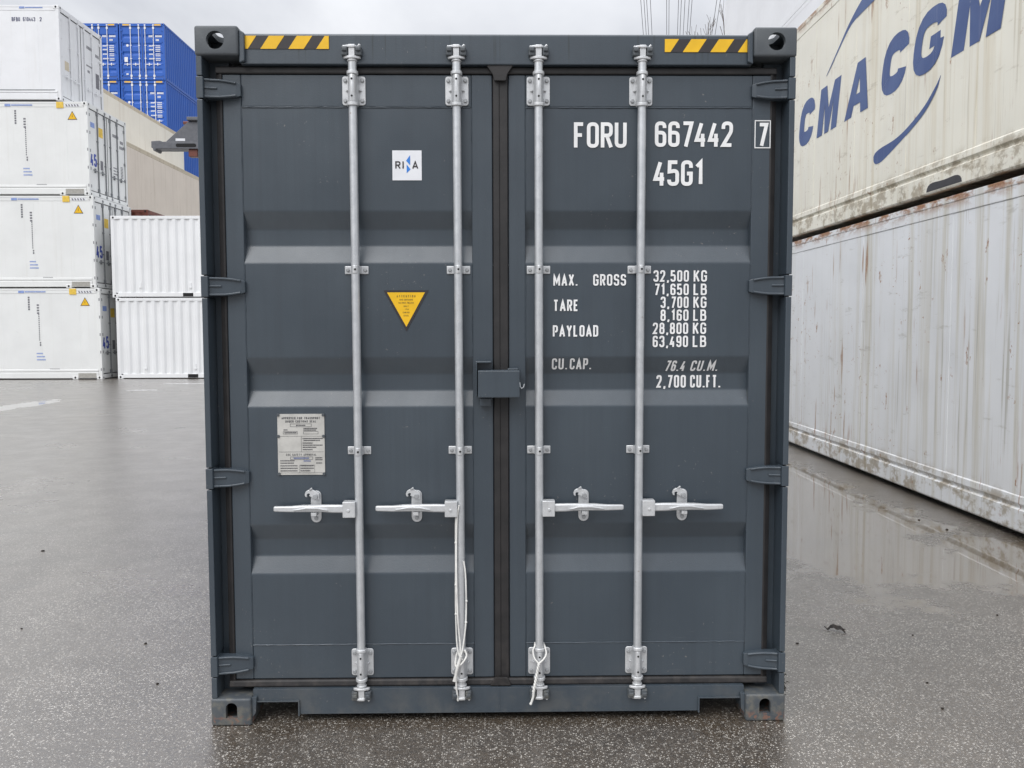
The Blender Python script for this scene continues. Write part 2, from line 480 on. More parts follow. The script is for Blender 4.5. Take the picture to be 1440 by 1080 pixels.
# ---------------------------------------------------------------- mesh builder
class MB:
    def __init__(self):
        self.bm = bmesh.new()

    def mark(self, idx=1, start=0):
        self.bm.faces.ensure_lookup_table()
        for f in list(self.bm.faces)[start:]:
            f.material_index = idx

    def face(self, pts):
        vs = [self.bm.verts.new(p) for p in pts]
        return self.bm.faces.new(vs)

    def box(self, x0, x1, y0, y1, z0, z1):
        p = [(x, y, z) for x in (x0, x1) for y in (y0, y1) for z in (z0, z1)]
        v = [self.bm.verts.new(q) for q in p]
        for f in ((0, 1, 3, 2), (4, 6, 7, 5), (0, 4, 5, 1), (2, 3, 7, 6), (0, 2, 6, 4), (1, 5, 7, 3)):
            self.bm.faces.new([v[i] for i in f])
        return self

    def prism(self, pts, axis, a, b):
        def P(p, t):
            if axis == 'x':
                return (t, p[0], p[1])
            if axis == 'y':
                return (p[0], t, p[1])
            return (p[0], p[1], t)
        A = [self.bm.verts.new(P(p, a)) for p in pts]
        B = [self.bm.verts.new(P(p, b)) for p in pts]
        n = len(pts)
        self.bm.faces.new(A)
        self.bm.faces.new(B[::-1])
        for i in range(n):
            j = (i + 1) % n
            self.bm.faces.new((A[i], B[i], B[j], A[j]))
        return self

    def sheet(self, pts, vec, thick=None):
        """Open profile swept along vec."""
        vec = Vector(vec)
        A = [self.bm.verts.new(p) for p in pts]
        B = [self.bm.verts.new(Vector(p) + vec) for p in pts]
        for i in range(len(pts) - 1):
            self.bm.faces.new((A[i], B[i], B[i + 1], A[i + 1]))
        return self

    def tube(self, path, r, seg=12, cap=True):
        path = [Vector(p) for p in path]
        rs = r if isinstance(r, (list, tuple)) else [r] * len(path)
        rings = []
        ref = None
        for i, p in enumerate(path):
            if i == 0:
                t = path[1] - path[0]
            elif i == len(path) - 1:
                t = path[-1] - path[-2]
            else:
                t = (path[i + 1] - path[i]).normalized() + (path[i] - path[i - 1]).normalized()
            t.normalize()
            if ref is None:
                ref = Vector((0, 0, 1)) if abs(t.z) < 0.9 else Vector((1, 0, 0))
            u = t.cross(ref)
            if u.length < 1e-4:
                u = t.orthogonal()
            u.normalize()
            w = u.cross(t).normalized()
            ref = w
            rings.append([self.bm.verts.new(p + (u * cos(2 * pi * k / seg) + w * sin(2 * pi * k / seg)) * rs[i]) for k in range(seg)])
        for a, b in zip(rings, rings[1:]):
            for k in range(seg):
                j = (k + 1) % seg
                self.bm.faces.new((a[k], a[j], b[j], b[k]))
        if cap:
            self.bm.faces.new(rings[0][::-1])
            self.bm.faces.new(rings[-1])
        return self

    def ball(self, c, r, seg=10):
        bmesh.ops.create_uvsphere(self.bm, u_segments=seg, v_segments=max(5, seg // 2), radius=r, matrix=Matrix.Translation(c))
        return self

    def build(self, name, mat, parent=None, bevel=0.0, smooth=None, seg=2, loc=None):
        bmesh.ops.recalc_face_normals(self.bm, faces=self.bm.faces[:])
        me = bpy.data.meshes.new(name)
        self.bm.to_mesh(me)
        self.bm.free()
        o = bpy.data.objects.new(name, me)
        COL.objects.link(o)
        me.materials.append(mat)
        if parent is not None:
            o.parent = parent
        if loc is not None:
            o.location = loc
        if smooth is not None:
            for p in me.polygons:
                p.use_smooth = True
            me.set_sharp_from_angle(angle=radians(smooth))
        if bevel > 0:
            md = o.modifiers.new("bevel", 'BEVEL')
            md.width = bevel
            md.segments = seg
            md.limit_method = 'ANGLE'
            md.angle_limit = radians(32)
            md.harden_normals = False
        return o


def empty(name, loc, rz=0.0):
    o = bpy.data.objects.new(name, None)
    o.empty_display_size = 0.3
    COL.objects.link(o)
    o.location = loc
    o.rotation_euler = (0, 0, rz)
    return o


def tag(o, label=None, cat=None, group=None, kind=None):
    if label:
        o['label'] = label
    if cat:
        o['category'] = cat
    if group:
        o['group'] = group
    if kind:
        o['kind'] = kind
    return o


def copy_tree(o, parent=None):
    c = o.copy()
    COL.objects.link(c)
    if parent is not None:
        c.parent = parent
        c.matrix_parent_inverse = o.matrix_parent_inverse.copy()
    for ch in list(o.children):
        copy_tree(ch, c)
    return c


# ---------------------------------------------------------------- stroke lettering
GL = {
    '0': [[(0, 0, 1), (0, 1, 1), (1, 1, 1), (1, 0, 1), 'c']],
    '1': [[(.05, .80), (.75, 1.0), (.75, 0)]],
    '2': [[(0, .74), (0, 1, 1), (1, 1, 1), (1, .62, .6), (0, 0), (1.05, 0)]],
    '3': [[(0, .78), (0, 1, 1), (1, 1, 1), (1, .53, .8), (.4, .53)], [(.5, .53), (1, .53, .8), (1, 0, 1), (0, 0, 1), (0, .22)]],
    '4': [[(.60, 1), (-.02, .23), (1.08, .23)], [(.76, .52), (.76, -.075)]],
    '5': [[(1, 1), (.06, 1), (.03, .57), (.6, .60), (1, .60, .9), (1, 0, 1), (0, 0, 1), (0, .2)]],
    '6': [[(1, .78), (1, 1, 1), (0, 1, 1), (0, 0, 1), (1, 0, 1), (1, .57, 1), (.04, .57)]],
    '7': [[(0, 1), (1.04, 1), (.32, -.07)]],
    '8': [[(.04, .53, 1), (.04, 1, 1), (.96, 1, 1), (.96, .53, 1), 'c'], [(0, 0, 1), (0, .53, 1), (1, .53, 1), (1, 0, 1), 'c']],
    '9': [[(0, .22), (0, 0, 1), (1, 0, 1), (1, 1, 1), (0, 1, 1), (0, .43, 1), (.96, .43)]],
    'A': [[(-.02, -.07), (.5, 1), (1.02, -.07)], [(.22, .25), (.78, .25)]],
    'B': [[(0, -.07), (0, 1), (.92, 1, .9), (.92, .53, .9), (.1, .53)], [(.1, .53), (1, .53, .9), (1, 0, .9), (-.05, 0)]],
    'C': [[(1, .72), (1, 1, 1), (0, 1, 1), (0, 0, 1), (1, 0, 1), (1, .28)]],
    'D': [[(0, 0), (0, 1), (1, 1, 1), (1, 0, 1), 'c']],
    'E': [[(1, 1), (0, 1), (0, 0), (1, 0)], [(.1, .52), (.85, .52)]],
    'F': [[(1, 1), (0, 1), (0, -.07)], [(.1, .50), (.85, .50)]],
    'G': [[(1, .74), (1, 1, 1), (0, 1, 1), (0, 0, 1), (1, 0, 1), (1, .48), (.5, .48)]],
    'g': [[(1, .74), (1, 1, 1), (0, 1, 1), (0, 0, 1), (1, 0, 1), (1, .40)]],
    'H': [[(0, -.07), (0, 1.07)], [(1, -.07), (1, 1.07)], [(.1, .52), (.9, .52)]],
    'I': [[(.5, -.07), (.5, 1.07)]],
    'K': [[(0, -.07), (0, 1.07)], [(1, 1.05), (.08, .42)], [(.36, .62), (1.04, -.05)]],
    'L': [[(0, 1.07), (0, 0), (1, 0)]],
    'M': [[(0, -.07), (0, 1), (.5, .22), (1, 1), (1, -.07)]],
    'N': [[(0, -.07), (0, 1), (1, 0), (1, 1.07)]],
    'O': [[(0, 0, 1), (0, 1, 1), (1, 1, 1), (1, 0, 1), 'c']],
    'P': [[(0, -.07), (0, 1), (1, 1, 1), (1, .44, 1), (.1, .44)]],
    'R': [[(0, -.07), (0, 1), (1, 1, 1), (1, .48, 1), (.1, .48)], [(.5, .48), (1.02, -.06)]],
    'S': [[(1, .76), (1, 1, 1), (0, 1, 1), (0, .53, 1), (1, .53, 1), (1, 0, 1), (0, 0, 1), (0, .24)]],
    'T': [[(-.05, 1), (1.05, 1)], [(.5, .95), (.5, -.07)]],
    'U': [[(0, 1.07), (0, 0, 1), (1, 0, 1), (1, 1.07)]],
    'V': [[(0, 1.05), (.5, 0), (1, 1.05)]],
    'X': [[(0, 1.05), (1, -.05)], [(1, 1.05), (0, -.05)]],
    'Y': [[(0, 1.05), (.5, .45), (1, 1.05)], [(.5, .5), (.5, -.07)]],
    '.': [[(.5, -.07), (.5, .06)]],
    ',': [[(.55, .06), (.55, -.04), (.35, -.20)]],
    '-': [[(0, .5), (1, .5)]],
}
GW = {'1': .36, '.': .20, ',': .22, 'I': .22, 'M': .62, ' ': .28, 'L': .42, 'E': .42, 'F': .42, 'T': .46, 'A': .52, 'Y': .5, 'X': .5}


def round_path(pts, closed, r):
    out = []
    n = len(pts)
    for i, p in enumerate(pts):
        a = Vector(p[:2])
        rr = (p[2] if len(p) > 2 else 0) * r
        if rr <= 0 or (not closed and i in (0, n - 1)):
            out.append(a)
            continue
        pr, nx = Vector(pts[i - 1][:2]), Vector(pts[(i + 1) % n][:2])
        d1, d2 = pr - a, nx - a
        k1 = min(rr, d1.length * .5 if len(pts[i - 1]) > 2 else d1.length)
        k2 = min(rr, d2.length * .5 if len(pts[(i + 1) % n]) > 2 else d2.length)
        q1, q2 = a + d1.normalized() * k1, a + d2.normalized() * k2
        for t in (0, .2, .4, .6, .8, 1):
            out.append(q1 * (1 - t) ** 2 + a * 2 * t * (1 - t) + q2 * t * t)
    res = [out[0]]
    for p in out[1:]:
        if (p - res[-1]).length > 1e-5:
            res.append(p)
    return res


def stroke_quads(pts, closed, s, maxlen):
    dense = []
    src = pts + ([pts[0]] if closed else [])
    for a, b in zip(src, src[1:]):
        k = max(1, int(math.ceil((b - a).length / maxlen)))
        for t in range(k):
            dense.append(a + (b - a) * t / k)
    if not closed:
        dense.append(src[-1])
    n = len(dense)
    L, Rr = [], []
    for i, p in enumerate(dense):
        if closed:
            d1, d2 = (p - dense[i - 1]).normalized(), (dense[(i + 1) % n] - p).normalized()
        else:
            d1 = (p - dense[i - 1]).normalized() if i > 0 else (dense[1] - p).normalized()
            d2 = (dense[i + 1] - p).normalized() if i < n - 1 else d1
        n1, n2 = Vector((-d1.y, d1.x)), Vector((-d2.y, d2.x))
        mm = n1 + n2
        if mm.length < 1e-4:
            mm = n1
        mm.normalize()
        k = s / 2 / max(.42, mm.dot(n1))
        L.append(p + mm * k)
        Rr.append(p - mm * k)
    q = []
    for i in range(n if closed else n - 1):
        j = (i + 1) % n
        q.append((L[i], L[j], Rr[j], Rr[i]))
    return q


def lettering(mb, text, u0, u1, v0, h, s, to3d, slant=0.0, gap=.11, maxlen=1e9, widths=None, fit=True):
    """Draw text between u0 and u1 with baseline v0 and cap height h, stroke s."""
    gw = dict(GW)
    if widths:
        gw.update(widths)
    total = sum(gw.get(c, .46) * h for c in text) + gap * h * (len(text) - 1)
    k = (u1 - u0) / total if fit else 1.0
    x = u0
    cnt = 0
    for c in text:
        w = gw.get(c, .46) * h * k
        if c in GL:
            cx0, cw = x + s / 2, max(1e-4, w - s)
            if c in '.,I':
                cx0, cw = x, w
            cz0, ch = v0 + s / 2, h - s
            for st in GL[c]:
                closed = st[-1] == 'c'
                P = [((cx0 + p[0] * cw), (cz0 + p[1] * ch), *(p[2:])) for p in (st[:-1] if closed else st)]
                # strokes flagged past 0..1 run to the outer edge of the cap height
                P = [(p[0], min(max(p[1], v0 - (.2 * h if c == ',' else 0)), v0 + h), *p[2:]) for p in P]
                pts = round_path(P, closed, cw * .46)
                if len(pts) < 2:
                    continue
                for qi, quad in enumerate(stroke_quads(pts, closed, s, maxlen)):
                    mb.face([to3d(q.x + slant * (q.y - v0), q.y, cnt % 4 + .13 * (qi % 7)) for q in quad])
                cnt += 1
        x += w + gap * h * k


# ---------------------------------------------------------------- the ground
def build_ground():
    bm = bmesh.new()
    xs = [-420, -150, -60] + [x for x in range(-40, 41, 2)] + [60, 150, 420]
    ys = [-420, -150, -60] + [y for y in range(-40, 61, 2)] + [90, 180, 420]

    def hz(x, y):
        t = min(1, max(0, (y - 9) / 10.0))
        return 0.05 * t * t * (3 - 2 * t)
    g = [[bm.verts.new((x, y, hz(x, y))) for x in xs] for y in ys]
    for j in range(len(ys) - 1):
        for i in range(len(xs) - 1):
            bm.faces.new((g[j][i], g[j][i + 1], g[j + 1][i + 1], g[j + 1][i]))
    me = bpy.data.meshes.new("ground")
    bm.to_mesh(me)
    bm.free()
    for p in me.polygons:
        p.use_smooth = True
    o = bpy.data.objects.new("ground", me)
    me.materials.append(M['asphalt'])
    COL.objects.link(o)
    tag(o, "wet grey asphalt yard with pale stone flecks and puddles", "asphalt", kind="structure")


build_ground()

# ================================================================= the grey container in front
W2, H = 1.219, 2.896
YD = 0.06           # door face
TROUGHS = [(2.165, 2.093, 2.023, 1.951), (1.557, 1.485, 1.415, 1.349), (0.848, 0.777, 0.707, 0.634)]
TD = 0.036
box_c = empty("shipping_container", (0, 0, 0))
tag(box_c, "dark grey container with closed double doors and white numbers, in the middle of the yard", "container")


def ysurf(z):
    for a, b, c, d in TROUGHS:
        if d < z < a:
            if z > b:
                return YD + TD * (a - z) / (a - b)
            if z > c:
                return YD + TD
            return YD + TD * (z - d) / (c - d)
    return YD


def corr_profile(y0, y1, x_out, depth, pitch=0.278):
    pts = []
    y = y0
    while y < y1 - pitch * .5:
        for fy, fx in ((0, 0), (.26, 0), (.5, 1), (.76, 1)):
            pts.append((y + fy * pitch, fx))
        y += pitch
    pts.append((y1, 0))
    return [(x_out + (depth if x_out < 0 else -depth) * f, yy) for yy, f in pts]


LEN = 12.19
# body: corrugated side walls, roof, rear wall, underside
for sx in (-1, 1):
    mb = MB()
    pr = corr_profile(0.16, LEN - .1, sx * (W2 - .006), .036)
    mb.sheet([(x, y, 0.16) for x, y in pr], (0, 0, H - .30))
    mb.build("side_wall", M['dark'], box_c)
mb = MB()
mb.box(-W2 + .05, W2 - .05, .20, LEN - .05, H - .035, H - .012)
mb.build("roof", M['dark'], box_c)
mb = MB()
mb.box(-W2 + .05, W2 - .05, .20, LEN - .05, .145, .165)
mb.build("floor_panel", M['dark'], box_c)
mb = MB()
mb.box(-W2 + .06, W2 - .06, LEN - .06, LEN - .02, .15, H - .05)
mb.build("rear_wall", M['dark'], box_c)
for sx in (-1, 1):
    mb = MB()
    mb.box(sx * W2 - (.055 if sx > 0 else -.004), sx * W2 + (.055 if sx < 0 else -.004), .18, LEN - .18, H - .075, H - .016)
    mb.build("top_rail", M['dark'], box_c, .004)
    mb = MB()
    mb.box(sx * W2 - (.05 if sx > 0 else -.004), sx * W2 + (.05 if sx < 0 else -.004), .18, LEN - .18, .05, .19)
    mb.build("bottom_rail", M['dark'], box_c, .004)

# corner posts (J profile): back plate, and a front flange broken at the hinge lugs
HZ = [2.653, 1.852, 1.055, 0.254]
for sx in (-1, 1):
    mb = MB()
    pts = [(-1.216, .006), (-1.192, .006), (-1.192, .105), (-1.120, .105), (-1.120, .125), (-1.216, .125)]
    segs = [0.117] + sorted(HZ) + [2.779]
    cuts = [(0.1175, HZ[3] - .047)] + [(HZ[i + 1] + .047, HZ[i] - .047) for i in (2, 1, 0)] + [(HZ[0] + .047, 2.7785)]
    for a, b in cuts:
        mb.prism([(sx * x, y) for x, y in [(-1.216, .006), (-1.1925, .006), (-1.1925, .104), (-1.216, .104)]], 'z', a, b)
    mb.build("corner_post", M['dark'], box_c, .003)
    mb = MB()
    mb.box(*sorted((sx * 1.213, sx * 1.115)), .1045, .135, .118, 2.778)
    mb.box(*sorted((sx * 1.213, sx * 1.1955)), .030, .104, .118, 2.778)
    mb.build("post_recess", M['dark'], box_c)

# hinges
for sx in (-1, 1):
    for hz in HZ:
        mb = MB()
        lug = [(-1.2175, .004), (-1.1895, .004), (-1.1875, .012), (-1.1875, .06), (-1.2165, .06)]
        mb.prism([(sx * x, y) for x, y in lug], 'z', hz - .0425, hz + .0425)
        # strap: tapered plate curving back on to the door
        sec = [(-1.188, .020, .0385), (-1.165, .026, .0385), (-1.13, .030, .0380), (-1.10, .034, .0350), (-1.066, .039, .0295), (-1.050, .044, .0240)]
        for a, b in zip(sec, sec[1:]):
            vs = []
            for (x, y, hh) in (a, b):
                for yy in (y, YD + .002):
                    for zz in (-hh, hh):
                        vs.append(mb.bm.verts.new((sx * x, yy, hz + zz)))
            for f in ((0, 1, 5, 4), (2, 6, 7, 3), (0, 4, 6, 2), (1, 3, 7, 5)):
                mb.bm.faces.new([vs[i] for i in f])
            if b is sec[-1]:
                mb.bm.faces.new([vs[i] for i in (4, 5, 7, 6)])
        bmesh.ops.remove_doubles(mb.bm, verts=mb.bm.verts[:], dist=1e-5)
        # raised rims along both edges and the short middle rib
        for sg in (-1, 1):
            path = [(sx * x, y - .003, hz + sg * (hh - .005)) for x, y, hh in sec[:-1]]
            mb.tube(path, .0055, 8)
        mb.tube([(sx * x, y - .002, hz + .002) for x, y in ((-1.188, .021), (-1.165, .026), (-1.14, .0295))], .005, 8)
        mb.build("hinge", M['dark'], box_c, .0025, seg=2)


def bool_cast(name, x0, x1, y0, y1, z0, z1, holes):
    """Corner casting: rounded hollow block with real apertures."""
    mb = MB()
    mb.box(x0, x1, y0, y1, z0, z1)
    o = mb.build(name, M['cast'], None)
    md = o.modifiers.new("b", 'BEVEL')
    md.width = .010
    md.segments = 4
    md.limit_method = 'NONE'
    cutters = []
    c = MB()
    c.box(x0 + .022, x1 - .022, y0 + .022, y1 - .022, z0 + .022, z1 - .022)
    cutters.append(c.build("cutter", M['black']))
    for (axis, cx, cz, hw, hh, a, b, flat) in holes:
        pts = []
        for i in range(24):
            t = 2 * pi * i / 24
            r = min(hw, hh)
            px = cos(t) * r + (hw - r) * (1 if cos(t) > 0 else -1)
            pz = sin(t) * r + (hh - r) * (1 if sin(t) > 0 else -1)
            if flat and pz < -.25 * hh:
                pz = -hh
                px = math.copysign(hw, px) if abs(px) > .3 * hw else px
            pts.append((cx + px, cz + pz))
        uniq = []
        for p in pts:
            if not uniq or (abs(p[0] - uniq[-1][0]) + abs(p[1] - uniq[-1][1])) > 1e-5:
                uniq.append(p)
        c = MB()
        c.prism(uniq, axis, a, b)
        cutters.append(c.build("cutter", M['black']))
    for c in cutters:
        bo = o.modifiers.new("x", 'BOOLEAN')
        bo.operation = 'DIFFERENCE'
        bo.solver = 'EXACT'
        bo.object = c
    dg = bpy.context.evaluated_depsgraph_get()
    dg.update()
    me = bpy.data.meshes.new_from_object(o.evaluated_get(dg))
    o.modifiers.clear()
    old = o.data
    o.data = me
    me.name = name
    bpy.data.meshes.remove(old)
    for c in cutters:
        cm = c.data
        bpy.data.objects.remove(c)
        bpy.data.meshes.remove(cm)
    me.materials.clear()
    me.materials.append(M['cast'])
    for p in me.polygons:
        p.material_index = 0
        p.use_smooth = True
    me.set_sharp_from_angle(angle=radians(34))
    return o


for sx in (-1, 1):
    xa, xb = sorted((sx * W2, sx * 1.044))
    t = bool_cast("corner_casting", xa, xb, 0, .178, 2.778, 2.896,
                  [('y', sx * 1.135, 2.838, .036, .036, -.05, .05, False), ('z', sx * 1.13, .09, .034, .062, 2.85, 2.95, False)])
    t.parent = box_c
    b = bool_cast("corner_casting", *sorted((sx * W2, sx * 1.050)), 0, .178, 0, .118,
                  [('y', sx * 1.132, .068, .0245, .033, -.05, .05, True)])
    b.parent = box_c
    for zz in (0, 2.778):
        r_ = MB()
        r_.box(*sorted((sx * W2, sx * 1.044)), LEN - .178, LEN, zz, zz + .118)
        r_.build("corner_casting", M['cast'], box_c, .012)

# header, sill, gasket strips
mb = MB()
mb.prism([(.030, 2.752), (.030, 2.870), (.040, 2.876), (.20, 2.876), (.20, 2.752)], 'x', -1.043, 1.043)
for sx in (-1, 1):
    mb.prism([(sx * 1.0435, 2.79), (sx * 1.0435, 2.885), (sx * 1.022, 2.872), (sx * 1.022, 2.76), (sx * 1.0435, 2.752)], 'y', .012, .0305)
mb.build("header", M['dark'], box_c, .004)
mb = MB()
mb.prism([(-1.049, .146), (1.049, .146), (1.049, .098), (.858, .098), (.858, .036), (-.858, .036), (-.858, .098), (-1.049, .098)], 'y', .030, .16)
for sx in (-1, 1):
    mb.box(*sorted((sx * 1.049, sx * .852)), .022, .16, .0925, .0985)
    mb.box(*sorted((sx * .8575, sx * .851)), .022, .16, .030, .0925)
    mb.prism([(sx * 1.0495, .118), (sx * 1.0495, .03), (sx * 1.035, .05), (sx * 1.03, .118)], 'y', .014, .12)
mb.box(-.002, .002, .0285, .0305, .04, .144)
mb.build("sill", M['dark'], box_c, .003)
mb = MB()
# hidden gulf behind the fork pockets
mb.box(-1.0, 1.0, .30, .32, .03, .145)
mb.build("cross_member", M['dark'], box_c)

mb = MB()
mb.prism([(.056, 2.7215), (.053, 2.726), (.053, 2.746), (.058, 2.7515), (.10, 2.7515), (.10, 2.7215)], 'x', -1.155, 1.155)
mb.build("outer_gasket", M['rubber'], box_c, .003)
mb = MB()
mb.prism([(.056, .176), (.050, .171), (.046, .152), (.050, .1465), (.10, .1465), (.10, .176)], 'x', -1.155, 1.155)
mb.build("outer_gasket", M['rubber'], box_c, .003)
for sx in (-1, 1):
    mb = MB()
    mb.prism([(sx * 1.1305, .060), (sx * 1.136, .057), (sx * 1.158, .066), (sx * 1.160, .100), (sx * 1.1305, .100)], 'z', .1475, 2.7505)
    mb.build("outer_gasket", M['rubber'], box_c, .003)
mb = MB()
mb.prism([(-.021, .062), (-.018, .053), (.006, .051), (.008, .055), (.040, .053), (.0435, .060), (.0435, .10), (-.021, .10)], 'z', .170, 2.728)
mb.prism([(-.045, 2.752), (-.020, 2.716), (-.012, 2.69), (.034, 2.69), (.040, 2.716), (.065, 2.752), (.02, 2.765)], 'y', .036, .0465)
mb.prism([(-.040, .150), (-.018, .185), (.036, .185), (.05, .150)], 'y', .036, .0465)
mb.build("centre_gasket", M['rubber'], box_c, .002)

# doors
for nm, xl, xr, pl, prr in (("left", -1.1295, -.022, -1.054, -.108), ("right", .0445, 1.1355, .115, 1.058)):
    d_ = MB()
    zb, zt = .178, 2.720
    # frame members
    d_.box(xl, pl, YD, .115, zb, zt)
    d_.box(prr, xr, YD, .115, zb, zt)
    d_.box(pl + .0005, prr - .0005, YD + .0004, .115, 2.590, zt)
    d_.box(pl + .0005, prr - .0005, YD + .0004, .115, zb, .326)
    fr = d_.build("door", M['dark'], box_c, .004)
    # corrugated infill panel, ends closed by the frame members
    p = MB()
    prof = [(2.590, YD + .0012)]
    for a, b, c, e in TROUGHS:
        prof += [(a, YD + .0012), (b, YD + TD), (c, YD + TD), (e, YD + .0012)]
    prof.append((.326, YD + .0012))
    # crest corners slightly radiused
    sm = []
    for i, (z, y) in enumerate(prof):
        if i in (0, len(prof) - 1):
            sm.append((z, y))
            continue
        (z0, y0), (z2, y2) = prof[i - 1], prof[i + 1]
        r = .007
        v1, v2 = Vector((z0 - z, y0 - y)).normalized() * r, Vector((z2 - z, y2 - y)).normalized() * r
        for t in (0, .25, .5, .75, 1):
            q = (Vector((z, y)) + v1) * (1 - t) ** 2 + Vector((z, y)) * 2 * t * (1 - t) + (Vector((z, y)) + v2) * t * t
            sm.append((q.x, q.y))
    p.sheet([(pl - .002, y, z) for z, y in sm], (prr - pl + .004, 0, 0))
    pan = p.build("door_panel", M['dark'], fr, smooth=40)
    # weld beads
    w = MB()
    for zz in (2.588, .327):
        n_ = 60
        w.tube([(pl + (prr - pl) * i / n_, YD + .0005, zz + random.uniform(-.0007, .0007)) for i in range(n_ + 1)], [.0030 + random.uniform(-.0006, .0008) for i in range(n_ + 1)], 6)
    for xx in (pl, prr):
        for za, zz2 in ((2.585, 2.17), (1.945, 1.562), (1.345, .853), (.63, .33)):
            n_ = 26
            w.tube([(xx + random.uniform(-.0008, .0008), YD + .0008, za + (zz2 - za) * i / n_) for i in range(n_ + 1)], [.0020 + random.uniform(-.0006, .0007) for i in range(n_ + 1)], 6)
    w.build("weld_bead", M['dark'], fr, smooth=60)

# ---------------------------------------------------------------- lock rods
RODS = [(-.590, -.586, -1), (-.167, -.160, -1), (.168, .171, 1), (.592, .589, 1)]
RY = 0.026


def bolt(mb, x, y, z, r=.0075, h=.007):
    mb.tube([(x, y, z), (x, y - h, z)], r, 6)


def bracket(root, x, z0, z1, half, sleeve, name="bearing_bracket"):
    """Plate with four bolts and a half-round sleeve over the rod."""
    b = MB()
    rc = .011
    pl_ = []
    for cx_, cz_, t0 in ((x + half - rc, z1 - rc, 0), (x - half + rc, z1 - rc, pi / 2), (x - half + rc, z0 + rc, pi), (x + half - rc, z0 + rc, 1.5 * pi)):
        pl_ += [(cx_ + rc * cos(t0 + pi / 2 * i / 4), cz_ + rc * sin(t0 + pi / 2 * i / 4)) for i in range(5)]
    b.prism(pl_, 'y', YD - .006, YD - .0005)
    ys = YD - .006
    n = 12
    pts = [(x + sleeve * cos(pi * i / n), ys - (ys - RY) * .0 - sleeve * .0 - (sin(pi * i / n) * (ys - RY + sleeve))) for i in range(n + 1)]
    b.prism(pts, 'z', z0 + .004, z1 - .004)
    nf = len(b.bm.faces)
    for zz in (z0 + .018, z1 - .018):
        for s_ in (-1, 1):
            bolt(b, x + s_ * (half - .013), YD - .006, zz, .0088, .008)
    b.mark(1, nf)
    nf2 = len(b.bm.faces)
    for s_ in (-1, 1):
        b.prism([(x + s_ * sleeve, YD - .006), (x + s_ * (sleeve + .012), YD - .006), (x + s_ * sleeve, YD - .022)], 'z', (z0 + z1) / 2 - .004, (z0 + z1) / 2 + .002)
    for zc_, rr in ((z0 - .004, sleeve + .002), (z1 + .004, sleeve + .001)):
        b.tube([(x, RY, zc_ - .007), (x, RY, zc_ + .007)], rr, 20)
    o = b.build(name, M['zinc_bright'], root, .0022, smooth=35)
    o.data.materials.append(M['bolt'])
    hl = MB()
    for zz in (z0 + .026, z1 - .024):
        hl.tube([(x, RY - sleeve - .0012, zz), (x, RY - sleeve + .004, zz)], .0042, 10)
    hl.build("drain_hole", M['black'], root)
    return o


def cam_end(root, x, z, flip):
    """I-shaped locking cam in its keeper."""
    c = MB()
    s = flip
    c.tube([(x, RY, z - s * .052), (x, RY, z - s * .022)], [.017, .017], 16)
    c.tube([(x, RY, z - s * .036), (x, RY, z - s * .030)], [.021, .021], 16)
    c.box(x - .013, x + .013, RY - .016, RY + .006, z - .030, z + .030)
    for sg, wl, wr in ((-1, .036, .036), (1, .037, .024)):
        zz = z + s * sg * .0215
        c.prism([(x - wl, RY - .004), (x - wl + .006, RY - .013), (x - .012, RY - .021), (x + .012, RY - .021), (x + wr - .005, RY - .012), (x + wr, RY - .002), (x + .012, RY + .004), (x - .012, RY + .004)], 'z', zz - .0052, zz + .0052)
    c.tube([(x + .018, RY - .006, z + s * .012), (x + .034, RY - .016, z + s * .028)], .0055, 8)
    c.tube([(x - .020, RY - .006, z + s * .018), (x - .037, RY - .010, z + s * .024)], .005, 8)
    c.build("cam", M['zinc_bright'], root, .0025, smooth=35)
    for sg in (-1, 1):
        k = MB()
        xx = x + sg * .028
        k.prism([(xx - .012, -.001 + .004), (xx + .012, .004), (xx + .014, .030), (xx - .014, .030)], 'z', z - .020 + s * .004, z + .016 + s * .004)
        k.box(xx - .010, xx + .010, -.004, .012, z + s * .006 - .007, z + s * .006 + .009)
        k.build("cam_keeper", M['cast'], root, .004)


